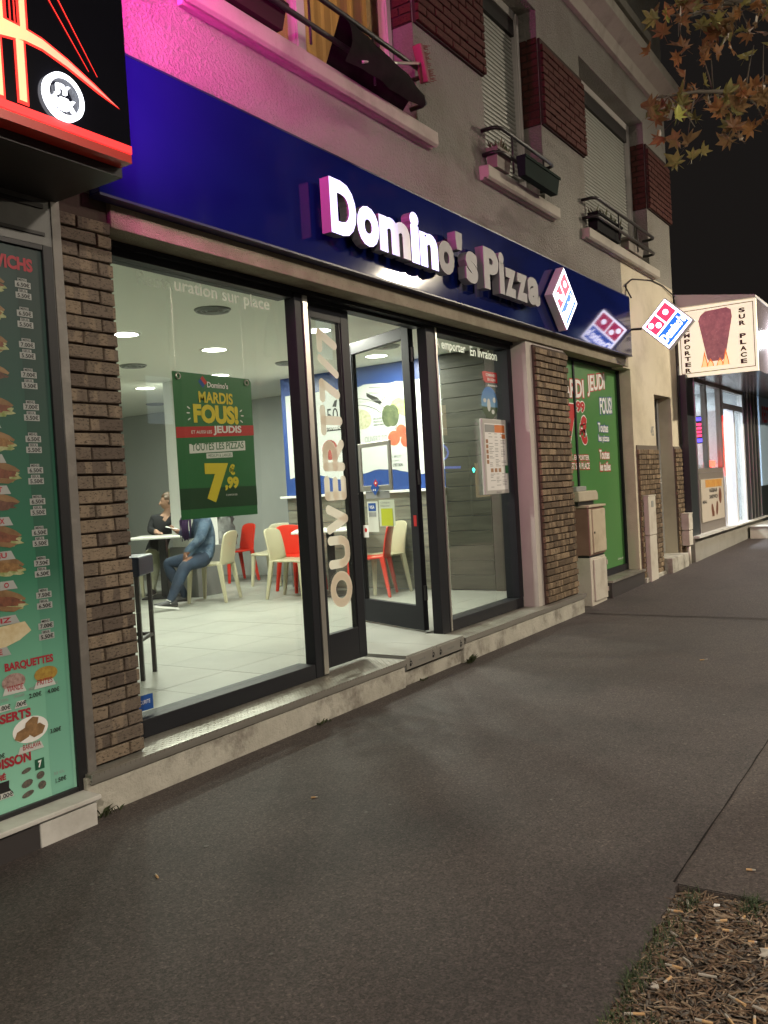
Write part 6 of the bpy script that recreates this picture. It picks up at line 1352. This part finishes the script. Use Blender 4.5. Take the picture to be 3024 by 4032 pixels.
for P in PTS:
    P = Vector(P); a = near_branch(P); m_ = (a + P) / 2 + Vector((0, 0, .05)); tb.tube([a, m_, P + Vector((0, 0, .04))], [.007, .005, .0025], 5)
    for k in range(r.choice((2, 3, 3, 4))):
        q = P + Vector((r.gauss(0, .085), r.gauss(0, .085), max(-.045, r.gauss(.025, .055)))); ci = r.choices(range(5), (28, 32, 24, 12, 4))[0]; o = bpy.data.objects.new('leaf', LMS[ci][r.randrange(6)]); C.objects.link(o); o.parent = tr
        o.location = q - tr.location; s_ = r.uniform(.07, .125); o.scale = (s_, s_, s_); o.rotation_euler = (R(r.uniform(30, 150)), R(r.uniform(-60, 60)), r.uniform(0, 6.28)); cnt += 1
o = bpy.data.objects.new('leaf', LMS[4][1]); C.objects.link(o); o.parent = tr; o.location = Vector((5.72, 1.40, 3.63)) - tr.location; o.scale = (.075,) * 3; o.rotation_euler = (R(95), R(10), R(-33)); o['label'] = 'single bright yellow green leaf hanging below the others'
tb.tube([(6.25, 1.66, 4.0), (5.9, 1.5, 3.85), (5.73, 1.41, 3.70)], [.005, .004, .002], 5); tb.build('branch', m_bark, tr, smooth=True)
# ------------------------------------------------------------------ litter
m_filter = mat('filter_tan', (.50, .30, .13), .8, var=(.58, .38, .2), vscale=60); m_paper_w = mat('butt_paper', (.40, .37, .32), .8); m_ash = mat('ash', (.03, .028, .026), .9)
def butt(label, x, y, z, a, grp, k=1.0, pal=0):
    t = thing('cigarette_butt', label, 'cigarette butt', (x, y, z + .0045), 0, grp); t.rotation_euler = (0, 0, a)
    MB().cyl((-.014 * k, 0, 0), (.006, 0, 0), .0040, n=9).build('filter', m_filter if not pal else m_paper_w, t, world=False, smooth=False); MB().cyl((.0061, 0, 0), (.017 * k, 0, .0003), .0037, .0033, n=9).build('paper_end', m_paper_w, t, world=False); MB().cyl((.017 * k + .0001, 0, .0003), (.017 * k + .0015, 0, .0), .003, .0015, n=7).build('ash_tip', m_ash, t, world=False); return t
PG = 'cigarette butts on the pavement'
butt('tan cigarette butt pointing at the viewer on the pavement before the snack bar', 2.193, 2.558, .0, 1.1, PG); butt('pale cigarette butt lying crosswise in the middle of the pavement', 3.112, 2.528, 0, -.95, PG); butt('burnt long butt far up the pavement near the tar joint', 6.645, 1.627, 0, -.75, PG, 2.0); butt('tan cigarette butt on the browner asphalt beyond the tree pit', 3.174, .653, 0, -1.35, PG)
r = random.Random(31); chips = MB(); cols = []
m_chip = [mat('chip_brown', (.11, .068, .042), .9, var=(.17, .112, .07), vscale=60), mat('chip_tan', (.22, .155, .10), .9, var=(.34, .26, .18), vscale=60), mat('chip_grey', (.10, .082, .066), .9, var=(.15, .13, .11), vscale=60)]
def pz(x, y):
    e = max(0, min((x - .9) / 2.07, (2.97 - x) / 2.07, (.86 - y) / 1.36)); return -.022 + .028 * min(e * 5, 1)
for i in range(9000):
    x, y = r.uniform(1.5, 2.95), r.uniform(-.05, .845); y = min(y, pit_y(x) - .006); L, w_ = (r.uniform(.005, .019), r.uniform(.003, .010)) if r.random() < .75 else (r.uniform(.02, .045), r.uniform(.002, .005)); a, ti = r.uniform(0, 6.28), r.uniform(-.35, .35); z = pz(x, y) + r.uniform(.002, .016)
    d = Vector((math.cos(a) * math.cos(ti), math.sin(a) * math.cos(ti), math.sin(ti))); s_ = Vector((-math.sin(a), math.cos(a), r.uniform(-.3, .3))).normalized(); c = Vector((x, y, z)); n_ = d.cross(s_)
    chips.add([c - d * L - s_ * w_ * .6, c - d * L * .9 + s_ * w_ * .5, c + d * L + s_ * w_ * .4, c + d * L * 1.05 - s_ * w_ * .3, c + n_ * .003 + d * L * .2], [(0, 3, 4), (3, 2, 4), (2, 1, 4), (1, 0, 4)], r.choices((0, 1, 2), (6, 3, 4))[0])
tag(chips.build('wood_chips', m_chip, None), 'brown wood chips and crumbled leaves filling the tree pit', 'wood chips', kind='stuff')
gr = MB()
for cx, cy_, n, sp_ in ((2.55, .80, 200, .09), (2.33, .81, 200, .07), (2.12, .79, 180, .08), (2.86, .78, 80, .05), (2.93, .60, 200, .05), (2.08, .70, 90, .06)):
    for i in range(n):
        x, y = min(r.gauss(cx, sp_), 2.962), r.gauss(cy_, sp_ * .35); y = min(y, pit_y(x) - .003); z = pz(x, y); h = r.uniform(.010, .045); a = r.uniform(0, 6.28); d = Vector((math.cos(a), math.sin(a), 0)); s_ = Vector((-d.y, d.x, 0)) * .0016; p = Vector((x, y, z)); q = p + d * h * .35 + Vector((0, 0, h * .7)); t_ = p + d * h * 1.0 + Vector((0, 0, h))
        gr.add([p - s_, p + s_, q + s_ * .8, q - s_ * .8, t_], [(0, 1, 2, 3), (3, 2, 4)])
tag(gr.build('grass', mat('pit_grass', (.03, .05, .016), .7, var=(.05, .075, .025), vscale=12), None), 'short tufts of grass along the edges of the tree pit', 'grass', kind='stuff')
PB = 'cigarette butts among the wood chips'
spots = []
for i in range(46):
    for _ in range(30):
        x, y = r.uniform(1.95, 2.94), r.uniform(.12, .82)
        if all((x - a) ** 2 + (y - b) ** 2 > .0018 for a, b in spots): break
    y = min(y, pit_y(x) - .015); spots.append((x, y)); b_ = butt('cigarette butt lying among the wood chips of the tree pit', x, y, pz(x, y) + .012, r.uniform(0, 6.28), PB, r.uniform(.8, 1.7), i % 5 == 2)
def scrap(label, x, y, s_, m, seed):
    q = random.Random(seed); n = 9; v = [(0, 0, s_ * .25)]; 
    for i in range(n):
        a = 2 * math.pi * i / n; k = s_ * q.uniform(.5, 1.2); v.append((math.cos(a) * k, math.sin(a) * k * .6, q.uniform(0, s_ * .3)))
    mb = MB(); mb.add(v, [(0, 1 + i, 1 + (i + 1) % n) for i in range(n)]); mb.add([(a, b, c - .002) for a, b, c in v], [(0, 1 + (i + 1) % n, 1 + i) for i in range(n)])
    o = mb.build('paper_scrap', m, None); o.location = (x, y, pz(x, y) + .012); o.rotation_euler = (0, 0, q.uniform(0, 6)); tag(o, label, 'paper scrap', 'scraps in the tree pit')
scrap('large crumpled white paper scrap among the wood chips', 2.62, .50, .036, m_paper_w, 1); scrap('small white scrap at the far corner of the tree pit', 2.88, .70, .013, m_w_print, 2); scrap('folded pale scrap at the grassy edge of the tree pit', 2.33, .74, .022, m_paper_w, 3); scrap('tan dry leaf scrap near the far grass tuft', 2.80, .66, .028, m_chip[1], 5); scrap('white paper scrap low in the tree pit close to the viewer', 2.06, .58, .022, m_w_print, 6)
# pale gum spots on the asphalt
gm = MB()
for i in range(60):
    x, y = r.uniform(1.6, 8.0), r.uniform(.95, 3.1); k = r.uniform(.004, .011); gm.poly([(x + k * math.cos(t * .7) * r.uniform(.8, 1.2), y + k * math.sin(t * .7) * r.uniform(.8, 1.2), .0025) for t in range(9)])
for i in range(260):
    x, y = r.uniform(1.3, 7.0), r.uniform(.9, 3.15); k = r.uniform(.0012, .0035); gm.poly([(x + k * math.cos(t * 1.2), y + k * math.sin(t * 1.2), .003) for t in range(5)])
tag(gm.build('gum_spots', mat('gum', (.09, .082, .077), .8, var=(.15, .14, .13), vscale=5), None), 'pale flecks of trodden gum and grit on the dark asphalt', 'gum spots', kind='stuff')
# weeds at the foot of the step
def weed(label, x, y, n, h, seed):
    q = random.Random(seed); b = MB()
    for i in range(n):
        p = Vector((x + q.gauss(0, .035), y + q.gauss(0, .012), 0)); a = q.uniform(0, 6.28); L = q.uniform(.4, 1) * h; d = Vector((math.cos(a) * .6, -abs(math.sin(a)) * .6, 1)).normalized() * L; s_ = Vector((-math.sin(a), math.cos(a), 0)) * q.uniform(.003, .008)
        b.add([p - s_ * .4, p + s_ * .4, p + d * .6 + s_, p + d * .6 - s_, p + d + Vector((d.x, d.y, -L * .25)) * .4], [(0, 1, 2, 3), (3, 2, 4)])
    o = b.build('weed_tuft', bpy.data.materials.get('weed_green') or mat('weed_green', (.03, .05, .015), .8, var=(.07, .08, .03), vscale=30), None); tag(o, label, 'weed', 'weeds along the foot of the step')
weed('weed tuft in the corner right of the entrance ramp', 6.06, 3.265, 60, .09, 1); weed('sparse weeds in the corner beside the pale base stone', 2.53, 3.275, 26, .07, 2); weed('small weed tuft along the middle of the left step', 4.15, 3.28, 26, .035, 3); weed('tiny weed under the entrance ramp', 5.4, 3.285, 14, .03, 4)
